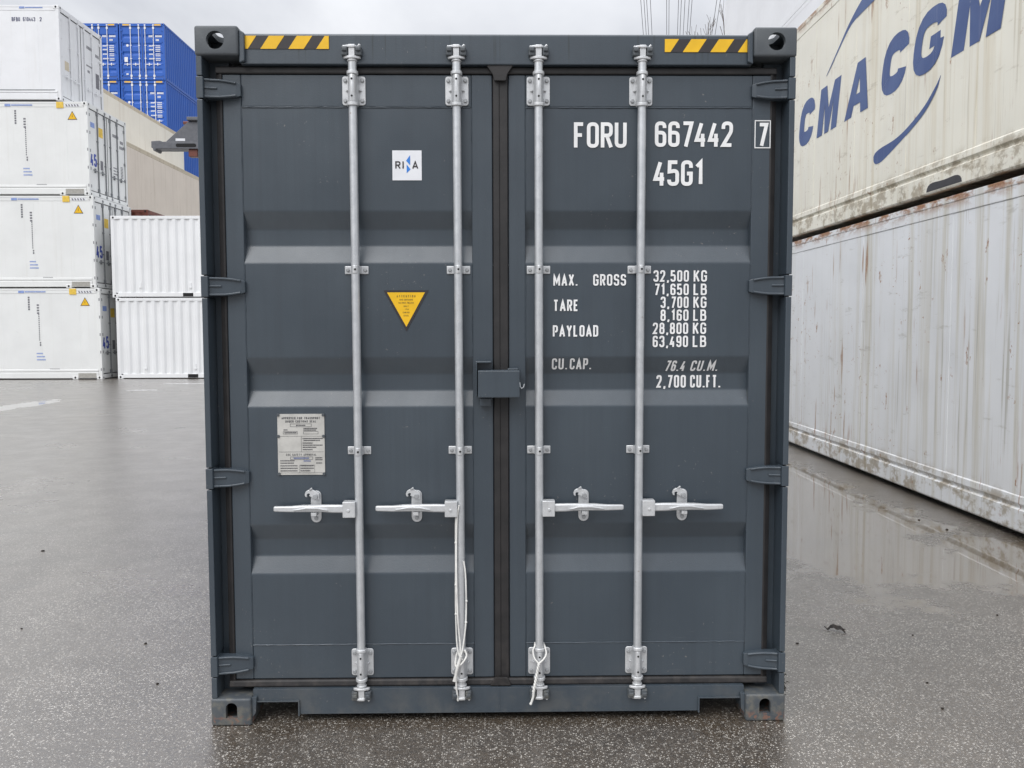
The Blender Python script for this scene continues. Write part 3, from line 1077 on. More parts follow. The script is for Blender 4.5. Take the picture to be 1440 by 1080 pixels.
def handle(root, xr, z, s):
    hb = MB()
    # hub block clamped to the rod
    hb.box(*sorted((xr + s * .012, xr + s * .064)), RY - .032, RY + .012, z - .034, z + .032)
    bolt(hb, xr + s * .040, RY - .032, z - .004, .007, .004)
    # lever: flat bar with a thicker grip in the middle
    sec = [(.050, .0170, .010), (.110, .0172, .010), (.150, .0158, .011), (.180, .0150, .013), (.235, .0145, .013), (.262, .0135, .011), (.285, .0128, .009), (.346, .0115, .008), (.354, .0095, .006)]
    zs = [z + .000, z + .001, z + .0025, z + .003, z + .0025, z + .001, z + .000, z + .0008, z + .0008]
    rings = []
    for (dx, hh, th), zz in zip(sec, zs):
        xx = xr + s * dx
        rings.append([hb.bm.verts.new((xx, RY - .012 + a * th, zz + b * hh)) for a, b in ((-1, -.7), (-1, .7), (-.5, 1), (.5, 1), (1, .7), (1, -.7), (.5, -1), (-.5, -1))])
    for a, b in zip(rings, rings[1:]):
        for i in range(8):
            j = (i + 1) % 8
            hb.bm.faces.new((a[i], a[j], b[j], b[i]))
    hb.bm.faces.new(rings[0])
    hb.bm.faces.new(rings[-1][::-1])
    # ridge that rides over the catch
    hb.prism([(xr + s * .125, z - .003), (xr + s * .165, z + .010), (xr + s * .215, z + .011), (xr + s * .272, z - .002), (xr + s * .215, z + .0025), (xr + s * .165, z + .002)], 'y', RY - .034, RY - .018)
    hb.build("handle", M['zinc_bright'], root, .0025, smooth=40)
    # catch plate riveted to the door
    cx = xr + s * .190
    if s < 0:
        cx = xr - .186
    pts = [(cx - .022, z + .050), (cx - .022, z - .045)]
    for i in range(9):
        t = pi + pi * i / 8
        pts.append((cx + .022 * cos(t), z - .045 + .022 * sin(t)))
    pts += [(cx + .022, z + .050)]
    for i in range(1, 8):
        t = pi * i / 8
        pts.append((cx + .022 * cos(t), z + .050 + .020 * sin(t)))
    cp = MB()
    cp.tube([(cx, YD - .0065, z - .048), (cx, YD - .0135, z - .048)], .0085, 10)
    cp.tube([(cx + .001, YD - .0205, z + .047), (cx + .001, YD - .030, z + .047)], .0105, 12)
    cp.mark(1)
    nf = len(cp.bm.faces)
    cp.prism(pts, 'y', YD - .007, YD - .0005)
    cp.box(cx - .012, cx + .012, RY - .022, YD - .006, z - .029, z - .015)
    # hooked swivel plate on top
    hook = [(cx + .016, z + .060), (cx + .004, z + .068), (cx - .012, z + .076), (cx - .020, z + .074), (cx - .030, z + .075), (cx - .040, z + .068), (cx - .045, z + .056), (cx - .042, z + .046),
            (cx - .034, z + .044), (cx - .036, z + .055), (cx - .030, z + .060), (cx - .022, z + .058), (cx - .026, z + .049), (cx - .015, z + .044), (cx + .002, z + .032), (cx + .018, z + .034)]
    cp.prism(hook, 'y', YD - .021, YD - .0085)
    cp.tube([(cx - .024, YD - .020, z + .074), (cx - .012, YD - .026, z + .084)], .004, 8)
    cp.build("handle_catch", M['zinc_bright'], root, .002, smooth=35).data.materials.append(M['bolt'])


for (xt, xb, s) in RODS:
    rod = MB()
    rod.tube([(xb, RY, .185), (xb, RY, .30), (xt, RY, 2.60), (xt, RY, 2.752)], .0172, 24)
    ro = rod.build("lock_rod", M['zinc'], box_c, smooth=40)
    bracket(ro, xt, 2.594, 2.712, .048, .0225)
    bracket(ro, xb, .192, .310, .047, .0225)
    for zz in (1.921, 1.165):
        xx = xb + (xt - xb) * (zz - .30) / 2.3
        g = MB()
        n = 12
        hs = .0165
        g.box(xx - .049, xx + .049, YD - .005, YD - .0005, zz - hs, zz + hs)
        pts = [(xx + .0215 * cos(pi * i / n), YD - .005 - sin(pi * i / n) * (YD - .005 - RY + .0215)) for i in range(n + 1)]
        g.prism(pts, 'z', zz - hs, zz + hs)
        nf = len(g.bm.faces)
        for s_ in (-1, 1):
            bolt(g, xx + s_ * .036, YD - .005, zz, .0085, .007)
        g.mark(1, nf)
        g.build("guide_bracket", M['zinc_bright'], ro, .003, smooth=35).data.materials.append(M['bolt'])
        g = MB()
        g.tube([(xx + .002, RY - .0226, zz), (xx + .002, RY - .018, zz)], .0045, 10)
        g.build("drain_hole", M['black'], ro)
    cam_end(ro, xt, 2.797, 1)
    cam_end(ro, xb, .128, -1)
    handle(ro, xb + (xt - xb) * .27, .925, s)

# ---------------------------------------------------------------- lock box
mb = MB()
mb.box(-.084, .088, -.030, .050, 1.393, 1.505)
mb.prism([(.035, 1.5045), (.085, 1.5045), (.082, 1.512), (.040, 1.512)], 'y', .0, .05)
lb = mb.build("lock_box", M['dark'], box_c, .004)
mb = MB()
mb.box(-.094, -.028, .006, YD + .002, 1.534, 1.542)
mb.box(-.094, -.088, .006, YD + .002, 1.395, 1.534)
mb.box(-.078, -.030, .020, YD + .002, 1.354, 1.387)
mb.build("lock_bracket", M['dark'], lb, .003)
mb = MB()
mb.tube([(.089, .03, 1.452), (.090, .02, 1.435), (.096, .018, 1.427), (.104, .020, 1.432), (.108, .03, 1.444)], .0025, 8)
mb.build("wire_hook", M['zinc'], lb, smooth=60)


# ---------------------------------------------------------------- stickers, plate and lettering on the doors
def door3d(off):
    def f(u, v, k):
        return (u, ysurf(v) - off - .00016 * k, v)
    return f


mb = MB()
DL = door3d(.0022)
lettering(mb, "FORU", .316, .535, 2.424, .104, .0150, DL, gap=.075)
lettering(mb, "667442", .652, .977, 2.428, .104, .0150, DL, gap=.075)
lettering(mb, "45G1", .648, .858, 2.268, .105, .0155, DL, gap=.075)
lettering(mb, "7", 1.081, 1.123, 2.431, .096, .0148, DL)
for (a, b, c, e) in ((1.067, 1.134, 2.533, 2.537), (1.067, 1.134, 2.4225, 2.4265)):
    mb.face([DL(a, c, 8), DL(b, c, 8), DL(b, e, 8), DL(a, e, 8)])
for (a, b) in ((1.067, 1.071), (1.130, 1.134)):
    mb.face([DL(a, 2.4268, 8), DL(b, 2.4268, 8), DL(b, 2.5327, 8), DL(a, 2.5327, 8)])
mb.build("container_number", M['white_mark'], box_c)
mb = MB()
sh, st = .0480, .0074
for t, a, b, z in (("MAX.", .231, .333, 1.853), ("GROSS", .398, .536, 1.853), ("TARE", .231, .336, 1.747), ("PAYLOAD", .229, .420, 1.640), ("CU.", .226, .292, 1.501), ("CAP.", .302, .394, 1.501),
                   ("32,500", .651, .800, 1.869), ("KG", .820, .876, 1.869), ("71,650", .655, .800, 1.813), ("LB", .820, .876, 1.813), ("3,700", .682, .800, 1.759), ("KG", .820, .875, 1.759),
                   ("8,160", .682, .800, 1.705), ("LB", .820, .875, 1.705), ("28,800", .650, .799, 1.650), ("KG", .819, .875, 1.650), ("63,490", .650, .799, 1.595), ("LB", .819, .876, 1.595)):
    lettering(mb, t, a, b, z + .002, sh, st, DL, maxlen=.02, gap=.13)
lettering(mb, "76.4", .706, .790, 1.494, .046, .0075, DL, slant=.16, maxlen=.01, gap=.13)
lettering(mb, "CU.M.", .814, .932, 1.494, .046, .0075, DL, slant=.16, maxlen=.01, gap=.13)
lettering(mb, "2,700", .674, .800, 1.423, .054, .0082, DL, maxlen=.01, gap=.13)
lettering(mb, "CU.FT.", .818, .948, 1.423, .054, .0082, DL, maxlen=.01, gap=.13)
mb.build("weight_table", M['white_mark'], box_c)

mb = MB()
mb.box(-.436, -.315, YD - .0012, YD + .0008, 2.291, 2.413)
s1 = mb.build("inspection_sticker", M['white_sticker'], box_c)
mb = MB()
f_ = lambda u, v, k: (u, YD - .0022 - .00012 * k, v)
lettering(mb, "RI", -.424, -.388, 2.338, .031, .0055, f_, gap=.2, widths={'R': .62, 'I': .2})
lettering(mb, "A", -.354, -.329, 2.338, .031, .0055, f_)
mb.build("lettering", M['black_sticker'], s1)
mb = MB()
mb.face([(-.379, YD - .0022, 2.371), (-.3625, YD - .0022, 2.394), (-.3625, YD - .0022, 2.352)])
mb.face([(-.377, YD - .0022, 2.356), (-.361, YD - .0022, 2.336), (-.377, YD - .0022, 2.320)])
mb.build("emblem", M['logo_blue'], s1)

mb = MB()
mb.prism([(-.479, 1.837), (-.291, 1.837), (-.385, 1.666)], 'y', YD - .0012, YD + .0008)
s2 = mb.build("warning_sticker", M['black_sticker'], box_c)
mb = MB()
yy = YD - .0022
mb.face([(-.464, yy, 1.8285), (-.306, yy, 1.8285), (-.385, yy, 1.685)])
mb.build("yellow_triangle", M['yellow'], s2)
mb = MB()
f_ = lambda u, v, k: (u, YD - .0030 - .00012 * k, v)
lettering(mb, "ATTENTION", -.424, -.346, 1.808, .009, .0014, f_, gap=.5)
for t, w_, z in (("THIS CONTAINER", .056, 1.795), ("HAS BEEN TREATED", .062, 1.782), ("ONLY", .020, 1.768), ("WITH", .020, 1.755), ("CARTON", .028, 1.742), ("STEEL", .022, 1.729)):
    lettering(mb, t, -.385 - w_ / 2, -.385 + w_ / 2, z, .006, .0009, f_, gap=.25)
mb.build("lettering", M['black_sticker'], s2)

# hazard stripes on the header
for xa, xb, za, zb_ in ((-1.035, -.684, 2.812, 2.864), (.684, 1.035, 2.803, 2.855)):
    mb = MB()
    mb.box(xa, xb, .0278, .0292, za, zb_)
    s3 = mb.build("hazard_tape", M['black_sticker'], box_c)
    mb = MB()
    Lt = xb - xa
    y_ = .0268
    for k_ in range(4):
        a = xa + Lt * (-.112 + .322 * k_)
        quad = [(a, za), (a + Lt * .178, za), (a + Lt * .278, zb_), (a + Lt * .10, zb_)]
        # clip the slanted band to the tape
        poly = [Vector(q) for q in quad]
        for lim, sg in ((xa, 1), (xb, -1)):
            new = []
            for i in range(len(poly)):
                p, q = poly[i], poly[(i + 1) % len(poly)]
                ip, iq = sg * (p.x - lim) >= 0, sg * (q.x - lim) >= 0
                if ip:
                    new.append(p)
                if ip != iq:
                    t = (lim - p.x) / (q.x - p.x)
                    new.append(p + (q - p) * t)
            poly = new
            if not poly:
                break
        if len(poly) >= 3:
            mb.face([(p.x, y_, p.y) for p in poly])
    mb.build("yellow_stripe", M['yellow'], s3)

# data plate
mb = MB()
px0, px1, pz0, pz1 = -.931, -.734, 1.062, 1.320
c_ = .010
mb.prism([(px0 + c_, pz0), (px1 - c_, pz0), (px1, pz0 + c_), (px1, pz1 - c_), (px1 - c_, pz1), (px0 + c_, pz1), (px0, pz1 - c_), (px0, pz0 + c_)], 'y', YD - .003, YD + .0005)
dp = mb.build("data_plate", M['plate'], box_c)
mb = MB()
for zz in (pz0 + .004, 1.226, pz1 - .004):
    for xx in (px0 + .004, px1 - .004):
        mb.tube([(xx, YD, zz), (xx, YD - .007, zz)], .0065, 10)
mb.build("rivet", M['cast'], dp, .001)
mb = MB()
f_ = lambda u, v, k: (u, YD - .0040 - .00012 * k, v)


def frame_rect(a, b, c, e, t=.0012):
    for q in ((a, b, c, c + t), (a, b, e - t, e), (a, a + t, c + t, e - t), (b - t, b, c + t, e - t)):
        mb.face([f_(q[0], q[2], 3), f_(q[1], q[2], 3), f_(q[1], q[3], 3), f_(q[0], q[3], 3)])


cxp = (px0 + px1) / 2
lettering(mb, "APPROVED FOR TRANSPORT", px0 + .018, px1 - .018, 1.298, .0095, .0018, f_, gap=.2)
lettering(mb, "UNDER CUSTOMS SEAL", px0 + .034, px1 - .034, 1.284, .0095, .0018, f_, gap=.2)
frame_rect(cxp - .045, cxp + .045, 1.266, 1.279)
frame_rect(px0 + .024, px0 + .084, 1.235, 1.247)
frame_rect(px1 - .088, px1 - .026, 1.235, 1.247)
for a, b, z in ((px1 - .088, px1 - .030, 1.257), (px1 - .088, px1 - .034, 1.250), (px0 + .026, px0 + .042, 1.251), (px0 + .030, px0 + .080, 1.239), (cxp - .02, cxp + .02, 1.270),
                (px1 - .092, px1 - .008, 1.214), (px1 - .088, px1 - .018, 1.206), (px1 - .092, px1 - .05, 1.195), (px1 - .092, px1 - .008, 1.186), (px1 - .092, px1 - .035, 1.177), (px1 - .092, px1 - .05, 1.167),
                (px0 + .010, px0 + .070, 1.120), (px0 + .010, px0 + .066, 1.110), (px0 + .010, px0 + .082, 1.0985), (px0 + .010, px0 + .082, 1.088), (px0 + .010, px0 + .082, 1.077),
                (px0 + .094, px0 + .150, 1.0985), (px0 + .094, px0 + .150, 1.088), (px0 + .094, px0 + .135, 1.077), (px1 - .040, px1 - .010, 1.132), (px1 - .040, px1 - .010, 1.124), (px1 - .036, px1 - .012, 1.110)):
    x = a
    while x < b:
        w_ = random.uniform(.002, .005)
        mb.face([f_(x, z, 0), f_(min(b, x + w_), z, 0), f_(min(b, x + w_), z + .0042, 0), f_(x, z + .0042, 0)])
        x += w_ + .0012
for z in (1.2255, 1.159, 1.070):
    mb.face([f_(px0 + .004, z, 1), f_(px1 - .004, z, 1), f_(px1 - .004, z + .001, 1), f_(px0 + .004, z + .001, 1)])
mb.face([f_(px1 - .098, 1.16, 1), f_(px1 - .097, 1.16, 1), f_(px1 - .097, 1.2245, 1), f_(px1 - .098, 1.2245, 1)])
lettering(mb, "CSC SAFETY APPROVAL", px0 + .035, px1 - .035, 1.143, .0090, .0014, f_, gap=.2)
frame_rect(px0 + .052, px1 - .050, 1.127, 1.139)
frame_rect(px0 + .090, px0 + .154, 1.070, 1.104, .0008)
mb.build("plate_lettering", M['plate_ink'], dp)
mb = MB()
for a, b, z in ((px0 + .066, px1 - .066, 1.131), (px0 + .108, px1 - .062, 1.119)):
    x = a
    while x < b:
        mb.face([f_(x, z, 5), f_(x + .004, z, 5), f_(x + .004, z + .0045, 5), f_(x, z + .0045, 5)])
        x += .005
mb.build("plate_stamp", M['plate_ink_blue'], dp)


# ---------------------------------------------------------------- ropes (hang from the rods: things of their own)
def smooth_path(pts, n=6):
    P = [Vector(p) for p in pts]
    P = [P[0] * 2 - P[1]] + P + [P[-1] * 2 - P[-2]]
    out = []
    for i in range(1, len(P) - 2):
        for k in range(n):
            t = k / n
            a, b, c, d = P[i - 1], P[i], P[i + 1], P[i + 2]
            out.append(.5 * ((2 * b) + (c - a) * t + (2 * a - 5 * b + 4 * c - d) * t * t + (3 * b - 3 * c + d - a) * t ** 3))
    out.append(P[-2])
    return out


def rope_path(mb, pts, r=.0034):
    mb.tube(smooth_path(pts), r, 8)


x2 = -.1605
mb = MB()
yr = RY - .021
rope_path(mb, [(x2 - .008, yr - .006, .925), (x2 - .020, yr + .004, .88), (x2 - .0215, yr + .006, .70), (x2 - .023, yr + .004, .52), (x2 - .019, yr - .004, .36), (x2 - .010, yr - .012, .305), (x2 + .004, yr - .014, .285)])
rope_path(mb, [(x2 - .006, yr - .004, .940), (x2 - .016, yr, .86), (x2 - .0185, yr - .004, .66), (x2 - .014, yr - .006, .46), (x2 - .004, yr - .010, .34), (x2 - .006, yr - .014, .30)])
rope_path(mb, [(x2 + .012, yr + .004, .700), (x2 + .019, yr + .006, .64), (x2 + .0215, yr + .004, .52), (x2 + .018, yr - .002, .42), (x2 + .006, yr - .010, .33), (x2 - .004, yr - .016, .295)])
rope_path(mb, [(x2 - .018, yr - .006, .31), (x2 - .023, yr - .006, .287), (x2 - .024, yr - .010, .255), (x2 - .004, yr - .014, .262), (x2 + .015, yr - .010, .283), (x2 + .022, yr - .006, .300), (x2 + .016, yr - .004, .318), (x2 + .010, yr - .006, .318)], .0042)
rope_path(mb, [(x2 - .002, yr - .016, .300), (x2 - .012, yr - .016, .265), (x2 - .022, yr - .014, .225), (x2 - .026, yr - .012, .190)], .0065)
rope_path(mb, [(x2 - .008, yr - .015, .285), (x2 - .020, yr - .015, .235), (x2 - .033, yr - .012, .190)], .0045)
rope_path(mb, [(x2 - .020, yr - .012, .225), (x2 - .022, yr - .008, .165), (x2 - .018, yr - .004, .130), (x2 - .016, yr, .10)], .0040)
for p in ((x2 - .022, yr + .002, .60), (x2 + .0225, yr + .002, .53), (x2 + .020, yr, .44), (x2 - .021, yr + .003, .78), (x2 - .022, yr, .475)):
    mb.ball(p, .0056, 8)
o = mb.build("rope", M['rope'], smooth=60)
tag(o, "long knotted white rope tied down the second lock rod from its handle", "rope")

x3 = .1705
mb = MB()
rope_path(mb, [(x3 - .004, yr - .010, .262), (x3 - .022, yr - .006, .285), (x3 - .028, yr + .004, .312), (x3 - .020, yr + .016, .328), (x3 - .018, RY + .02, .333)], .0036)
rope_path(mb, [(x3 - .004, yr - .010, .262), (x3 + .016, yr - .008, .280), (x3 + .028, yr, .300), (x3 + .024, yr + .014, .324), (x3 + .018, RY + .02, .333)], .0036)
for ph in (0, pi):
    rope_path(mb, [(x3 - .004 - .022 * t + .0030 * cos(t * 26 + ph), yr - .012 + .0030 * sin(t * 26 + ph) - .003 * sin(t * pi), .262 - .120 * t) for t in [i / 22 for i in range(23)]], .0034)
rope_path(mb, [(x3 - .026, yr - .012, .145), (x3 - .028, yr - .010, .118), (x3 - .036, yr - .012, .094)], .0050)
mb.ball((x3 - .038, yr - .012, .090), .0065, 8)
o = mb.build("rope_loop", M['rope'], smooth=60)
tag(o, "short braided white rope loop slung round the foot of the third lock rod", "rope")


# ================================================================= generic background containers
def bg_container(name, L, Hc, side, mats, rod=True, ribs=False, seams=False, stripes=False, panel_step=.61, W=2.438, rodmat='zinc', overhang=None):
    root = empty(name, (0, 0, 0))
    w2 = W / 2
    wall = mats['wall']
    for sx in (-1, 1):
        mb = MB()
        if side == 'plain':
            mb.box(*sorted((sx * (w2 - .003), sx * (w2 - .03))), .06, L - .06, .03, Hc - .004)
        elif side == 'corr':
            pr = corr_profile(.10, L - .10, sx * (w2 - .004), .036)
            mb.sheet([(x, y, .16) for x, y in pr], (0, 0, Hc - .26))
        else:
            # flat sheet in lapped panels: every second one stands 2 mm lower
            y, k, out = .06, 0, []
            while y < L - .06:
                y2 = min(y + panel_step, L - .06)
                xx = sx * (w2 - .010 - (.0 if k % 2 else .0022))
                out += [(xx, y), (xx, y2)]
                y, k = y2, k + 1
            out += [(sx * (w2 - .032), L - .06), (sx * (w2 - .032), .06)]
            mb.prism(out, 'z', .305, Hc - .172)
        mb.build("side_wall", wall, root)
    mb = MB()
    mb.box(-w2 + .03, w2 - .03, .02, L - .02, Hc - .03, Hc - .006)
    mb.box(-w2 + .03, w2 - .03, L - .05, L - .01, .15, Hc - .035)
    mb.box(-w2 + .06, w2 - .06, .10, L - .06, .16, .20)
    mb.build("roof", mats.get('roof', wall), root)
    for sx in (-1, 1):
        mb = MB()
        if side in ('corr', 'plain'):
            mb.box(*sorted((sx * w2, sx * (w2 - .06))), .17, L - .17, Hc - .10, Hc - .004)
            mb.build("top_rail", mats.get('rail', wall), root, .006)
            mb = MB()
            mb.box(*sorted((sx * w2, sx * (w2 - .06))), .17, L - .17, .004 if side == 'plain' else .03, .16)
            mb.build("bottom_rail", mats.get('low', wall), root, .006)
        else:
            mb.prism([(sx * (w2 - .001), Hc - .006), (sx * (w2 - .001), Hc - .062), (sx * (w2 - .006), Hc - .068), (sx * (w2 - .006), Hc - .165), (sx * (w2 - .014), Hc - .171), (sx * (w2 - .05), Hc - .171), (sx * (w2 - .05), Hc - .006)], 'y', .12, L - .12)
            mb.build("top_rail", mats.get('rail', wall), root, .006)
            mb = MB()
            mb.prism([(sx * (w2 - .014), .330), (sx * (w2 - .004), .318), (sx * (w2 - .002), .262), (sx * (w2 - .020), .240), (sx * (w2 - .022), .222), (sx * (w2 - .003), .212), (sx * (w2 - .003), .050), (sx * (w2 - .012), .034), (sx * (w2 - .07), .034), (sx * (w2 - .07), .330)], 'y', .12, L - .12)
            mb.build("bottom_rail", mats.get('low', wall), root, .004)
        for y0 in (0, L - .11):
            mb = MB()
            mb.box(*sorted((sx * (w2 - .001), sx * (w2 - .09))), y0 + .002, y0 + .108, .118, Hc - .118)
            mb.build("corner_post", mats.get('frame', wall), root, .005)
    for nm, za, zb in (("header", Hc - .16, Hc - .012), ("sill", .03, .16)):
        mb = MB()
        mb.box(-w2 + .09, w2 - .09, .012, .12, za, zb)
        mb.build(nm, mats.get('frame', wall), root, .005)
    ys_ = [(0, .178), (L - .178, L)]
    if overhang:
        ys_ += [(overhang - .089, overhang + .089), (L - overhang - .089, L - overhang + .089)]
    for (a, b) in ys_:
        for sx in (-1, 1):
            for zz in (0, Hc - .118):
                mb = MB()
                mb.box(*sorted((sx * (w2 + .004), sx * (w2 - .16))), a - .002, b + .002, zz, zz + .118)
                mb.build("corner_casting", mats.get('cast', wall), root, .014)
                h_ = MB()
                sd = sx * (w2 + .0055)
                h_.prism([(a + .06 + .03 * cos(t * pi / 6) + .03, zz + .06 + .036 * sin(t * pi / 6)) for t in range(12)], 'x', *sorted((sd, sd - sx * .004)))
                if a == 0:
                    h_.prism([(sx * (w2 - .085) + .026 * cos(t * pi / 6), zz + .06 + .036 * sin(t * pi / 6)) for t in range(12)], 'y', -.0035, .002)
                h_.build("casting_hole", M['black'], root)
    # door end
    for sx in (-1, 1):
        xa, xb = sorted((sx * .012, sx * (w2 - .105)))
        mb = MB()
        if ribs:
            prof = [(.20, .045)]
            zz = .42
            for k in range(5):
                prof += [(zz, .045), (zz + .07, .085), (zz + .15, .085), (zz + .22, .045)]
                zz += (Hc - .75) / 5
            prof.append((Hc - .19, .045))
            mb.sheet([(xa, y, z) for z, y in prof], (xb - xa, 0, 0))
            mb.box(xa, xa + .06, .040, .10, .19, Hc - .18)
            mb.box(xb - .06, xb, .040, .10, .19, Hc - .18)
        else:
            mb.box(xa, xb, .040, .10, .19, Hc - .18)
        d_ = mb.build("door", mats.get('door', wall), root, 0 if ribs else .006)
        for k in range(5):
            hg = MB()
            zz = .32 + k * (Hc - .68) / 4
            hg.box(*sorted((sx * (w2 + .002), sx * (w2 - .16))), .012, .045, zz - .045, zz + .045)
            hg.build("hinge", mats.get('hinge', wall), root, .004)
        if rod:
            for xr in (.17, .62):
                r_ = MB()
                r_.tube([(sx * xr, .016, .06), (sx * xr, .016, Hc - .06)], .019, 10)
                for zz in (.24, Hc - .24):
                    r_.box(sx * xr - .05, sx * xr + .05, .010, .044, zz - .055, zz + .055)
                for zz in (.09, Hc - .09):
                    r_.box(sx * xr - .04, sx * xr + .04, -.002, .030, zz - .03, zz + .03)
                for zz in (.5 * Hc - .35, .5 * Hc + .35):
                    r_.box(sx * xr - .05, sx * xr + .05, .014, .044, zz - .018, zz + .018)
                ro = r_.build("lock_rod", M[rodmat], root, smooth=40)
                h_ = MB()
                h_.box(*sorted((sx * (xr + .012), sx * (xr + .36))), -.008, .008, .83, .862)
                h_.box(sx * (xr + .2) - .025, sx * (xr + .2) + .025, -.002, .042, .78, .92)
                h_.build("handle", M[rodmat], ro, .004)
    mb = MB()
    mb.box(-.011, .011, .036, .09, .17, Hc - .165)
    for z0, z1 in ((.163, .188), (Hc - .178, Hc - .162)):
        mb.box(-w2 + .10, w2 - .10, .030, .09, z0, z1)
    for sx in (-1, 1):
        mb.box(*sorted((sx * (w2 - .092), sx * (w2 - .103))), .034, .09, .19, Hc - .18)
    mb.build("door_gasket", M['soft_grey'], root)
    return root


def marks(root, name, mat, rects, face='door', W=2.438, off=.004):
    """Flat painted marks. rects: (a0, a1, z0, z1) along the door (x) or along the near side (y)."""
    mb = MB()
    for a0, a1, z0, z1 in rects:
        if face == 'door':
            mb.box(a0, a1, .040 - off, .041, z0, z1)
        else:
            xx = -W / 2 + .010
            mb.box(xx - off, xx + .001, a0, a1, z0, z1)
    return mb.build(name, mat, root)


def dashes(a0, a1, z0, z1, n, fill=.7):
    w = (a1 - a0) / n
    return [(a0 + i * w, a0 + i * w + w * fill, z0, z1) for i in range(n)]


# ---------------------------------------------------------------- left: three white 45 ft reefers, long side to the camera
HR = 2.92
Z0 = 0.05
RX, RYc = -12.90, 23.05 + 1.219 * 1.10
wr = {'wall': M['white_clean'], 'hinge': M['grey_metal']}
M['recess'] = plain('recess_shade_grey', (0.36, 0.35, 0.32), 0.6)
reefer = bg_container("refrigerated_container", 13.716, HR, 'flat', wr, rodmat='grey_metal', overhang=.86)
reefer['group'] = "white containers stacked along the left"
# flat plate near the end; its grey paints the shade of the fork-tunnel recess
mb = MB()
mb.box(-1.219 - .0025, -1.219 + .02, .19, .76, .055, .205)
mb.build("tunnel_recess_shade", M['recess'], reefer)
yq = lambda v: v
s_ = marks(reefer, "height_sticker", M['pale_yellow'], [(.745, .965, HR - .200, HR - .012)], 'side', off=.016)
tape = marks(reefer, "hazard_tape", M['white_sticker'], [(.24, .70, HR - .160, HR - .075)], 'side', off=.008)
mb = MB()
for k_ in range(5):
    a = .26 + k_ * .088
    mb.prism([(a, HR - .150), (a + .045, HR - .150), (a + .075, HR - .086), (a + .03, HR - .086)], 'x', -1.219 + .0005, -1.219 + .0025)
mb.build("tape_stripe", M['text_grey'], tape)
mb = MB()
mb.prism([(.33, HR - .56), (.63, HR - .56), (.48, HR - .29)], 'x', -1.219 + .006, -1.219 + .010)
st_ = mb.build("warning_sticker", M['black_sticker'], reefer)
mb = MB()
mb.prism([(.355, HR - .545), (.605, HR - .545), (.48, HR - .32)], 'x', -1.219 + .0045, -1.219 + .0058)
yt = mb.build("yellow_triangle", M['yellow'], st_)
mb = MB()
mb.box(-1.219 + .003, -1.219 + .0043, .474, .486, HR - .48, HR - .40)
mb.build("warning_symbol", M['black_sticker'], st_)
marks(reefer, "owner_lettering", M['text_pale_blue'], [(2.40, 2.58, HR - .148, HR - .078)] + dashes(1.72, 2.38, HR - .130, HR - .092, 22, .75), 'side', off=.012)
mb_r = [(2.22, 2.30, HR - .40, HR - .30), (2.23, 2.29, HR - .70, HR - .42)]
marks(reefer, "side_lettering", M['text_grey'], [(2.235, 2.29, HR - .32 - i * .075, HR - .30 - i * .075 + .035) for i in range(6)]
      + [(1.945, 2.015, HR - .56 - i * .085, HR - .51 - i * .085) for i in range(4)]
      + [(1.945, 1.975, HR - .86 - i * .062, HR - .86 - i * .062 + .040) for i in range(14)]
      + [(1.92, 1.96, HR - 1.84, HR - 1.78), (1.92, 1.96, HR - 1.76, HR - 1.71)]
      + dashes(1.36, 1.68, HR - 2.585, HR - 2.570, 9) + dashes(1.34, 1.60, HR - 2.645, HR - 2.630, 8), 'side')
marks(reefer, "weight_lettering", M['text_pale_blue'], dashes(1.88, 2.08, HR - 2.10, HR - 2.06, 6) + dashes(1.82, 2.08, HR - 2.20, HR - 2.16, 7) + dashes(1.80, 2.08, HR - 2.30, HR - 2.26, 8), 'side')
mb = MB()
f_ = lambda u, v, k: (u, .0345 - .0002 * k, v)
lettering(mb, "45", -1.06, -.69, .98, .40, .070, f_)
mb.build("size_number", M['text_blue'], reefer)
marks(reefer, "owner_sticker", M['text_pale_blue'], [(-1.0, -.76, 2.20, 2.36), ], 'door')
marks(reefer, "height_label", M['pale_yellow'], [(-.52, -.27, 2.00, 2.30)], 'door')
marks(reefer, "door_lettering", M['text_grey'], dashes(.36, .76, 2.22, 2.32, 5) + dashes(.84, 1.06, 2.10, 2.20, 3) + dashes(.80, 1.06, 1.92, 2.02, 3)
      + dashes(.36, .60, 1.18, 1.22, 5) + dashes(.36, .52, 1.08, 1.12, 3) + dashes(.36, .66, .98, 1.02, 6) + [(.84, 1.0, .95 + i * .05, .975 + i * .05) for i in range(8)]
      + [(-.46, -.30, .95, 1.25)], 'door')
reefer.location = (RX + .12, RYc, Z0)
reefer.rotation_euler = (0, 0, pi / 2)
reefer.scale = (1.10, 1, 1)
tag(reefer, "white reefer container standing on the asphalt at the foot of the left stack", "container")
lab = ["white reefer container second from the ground in the left stack", "white reefer container third from the ground, with 45 visible on its doors"]
for i in (1, 2):
    c = copy_tree(reefer)
    c.location = (RX - .09 * i + .10, RYc, Z0 + i * (HR + .006))
    c['label'] = lab[i - 1]

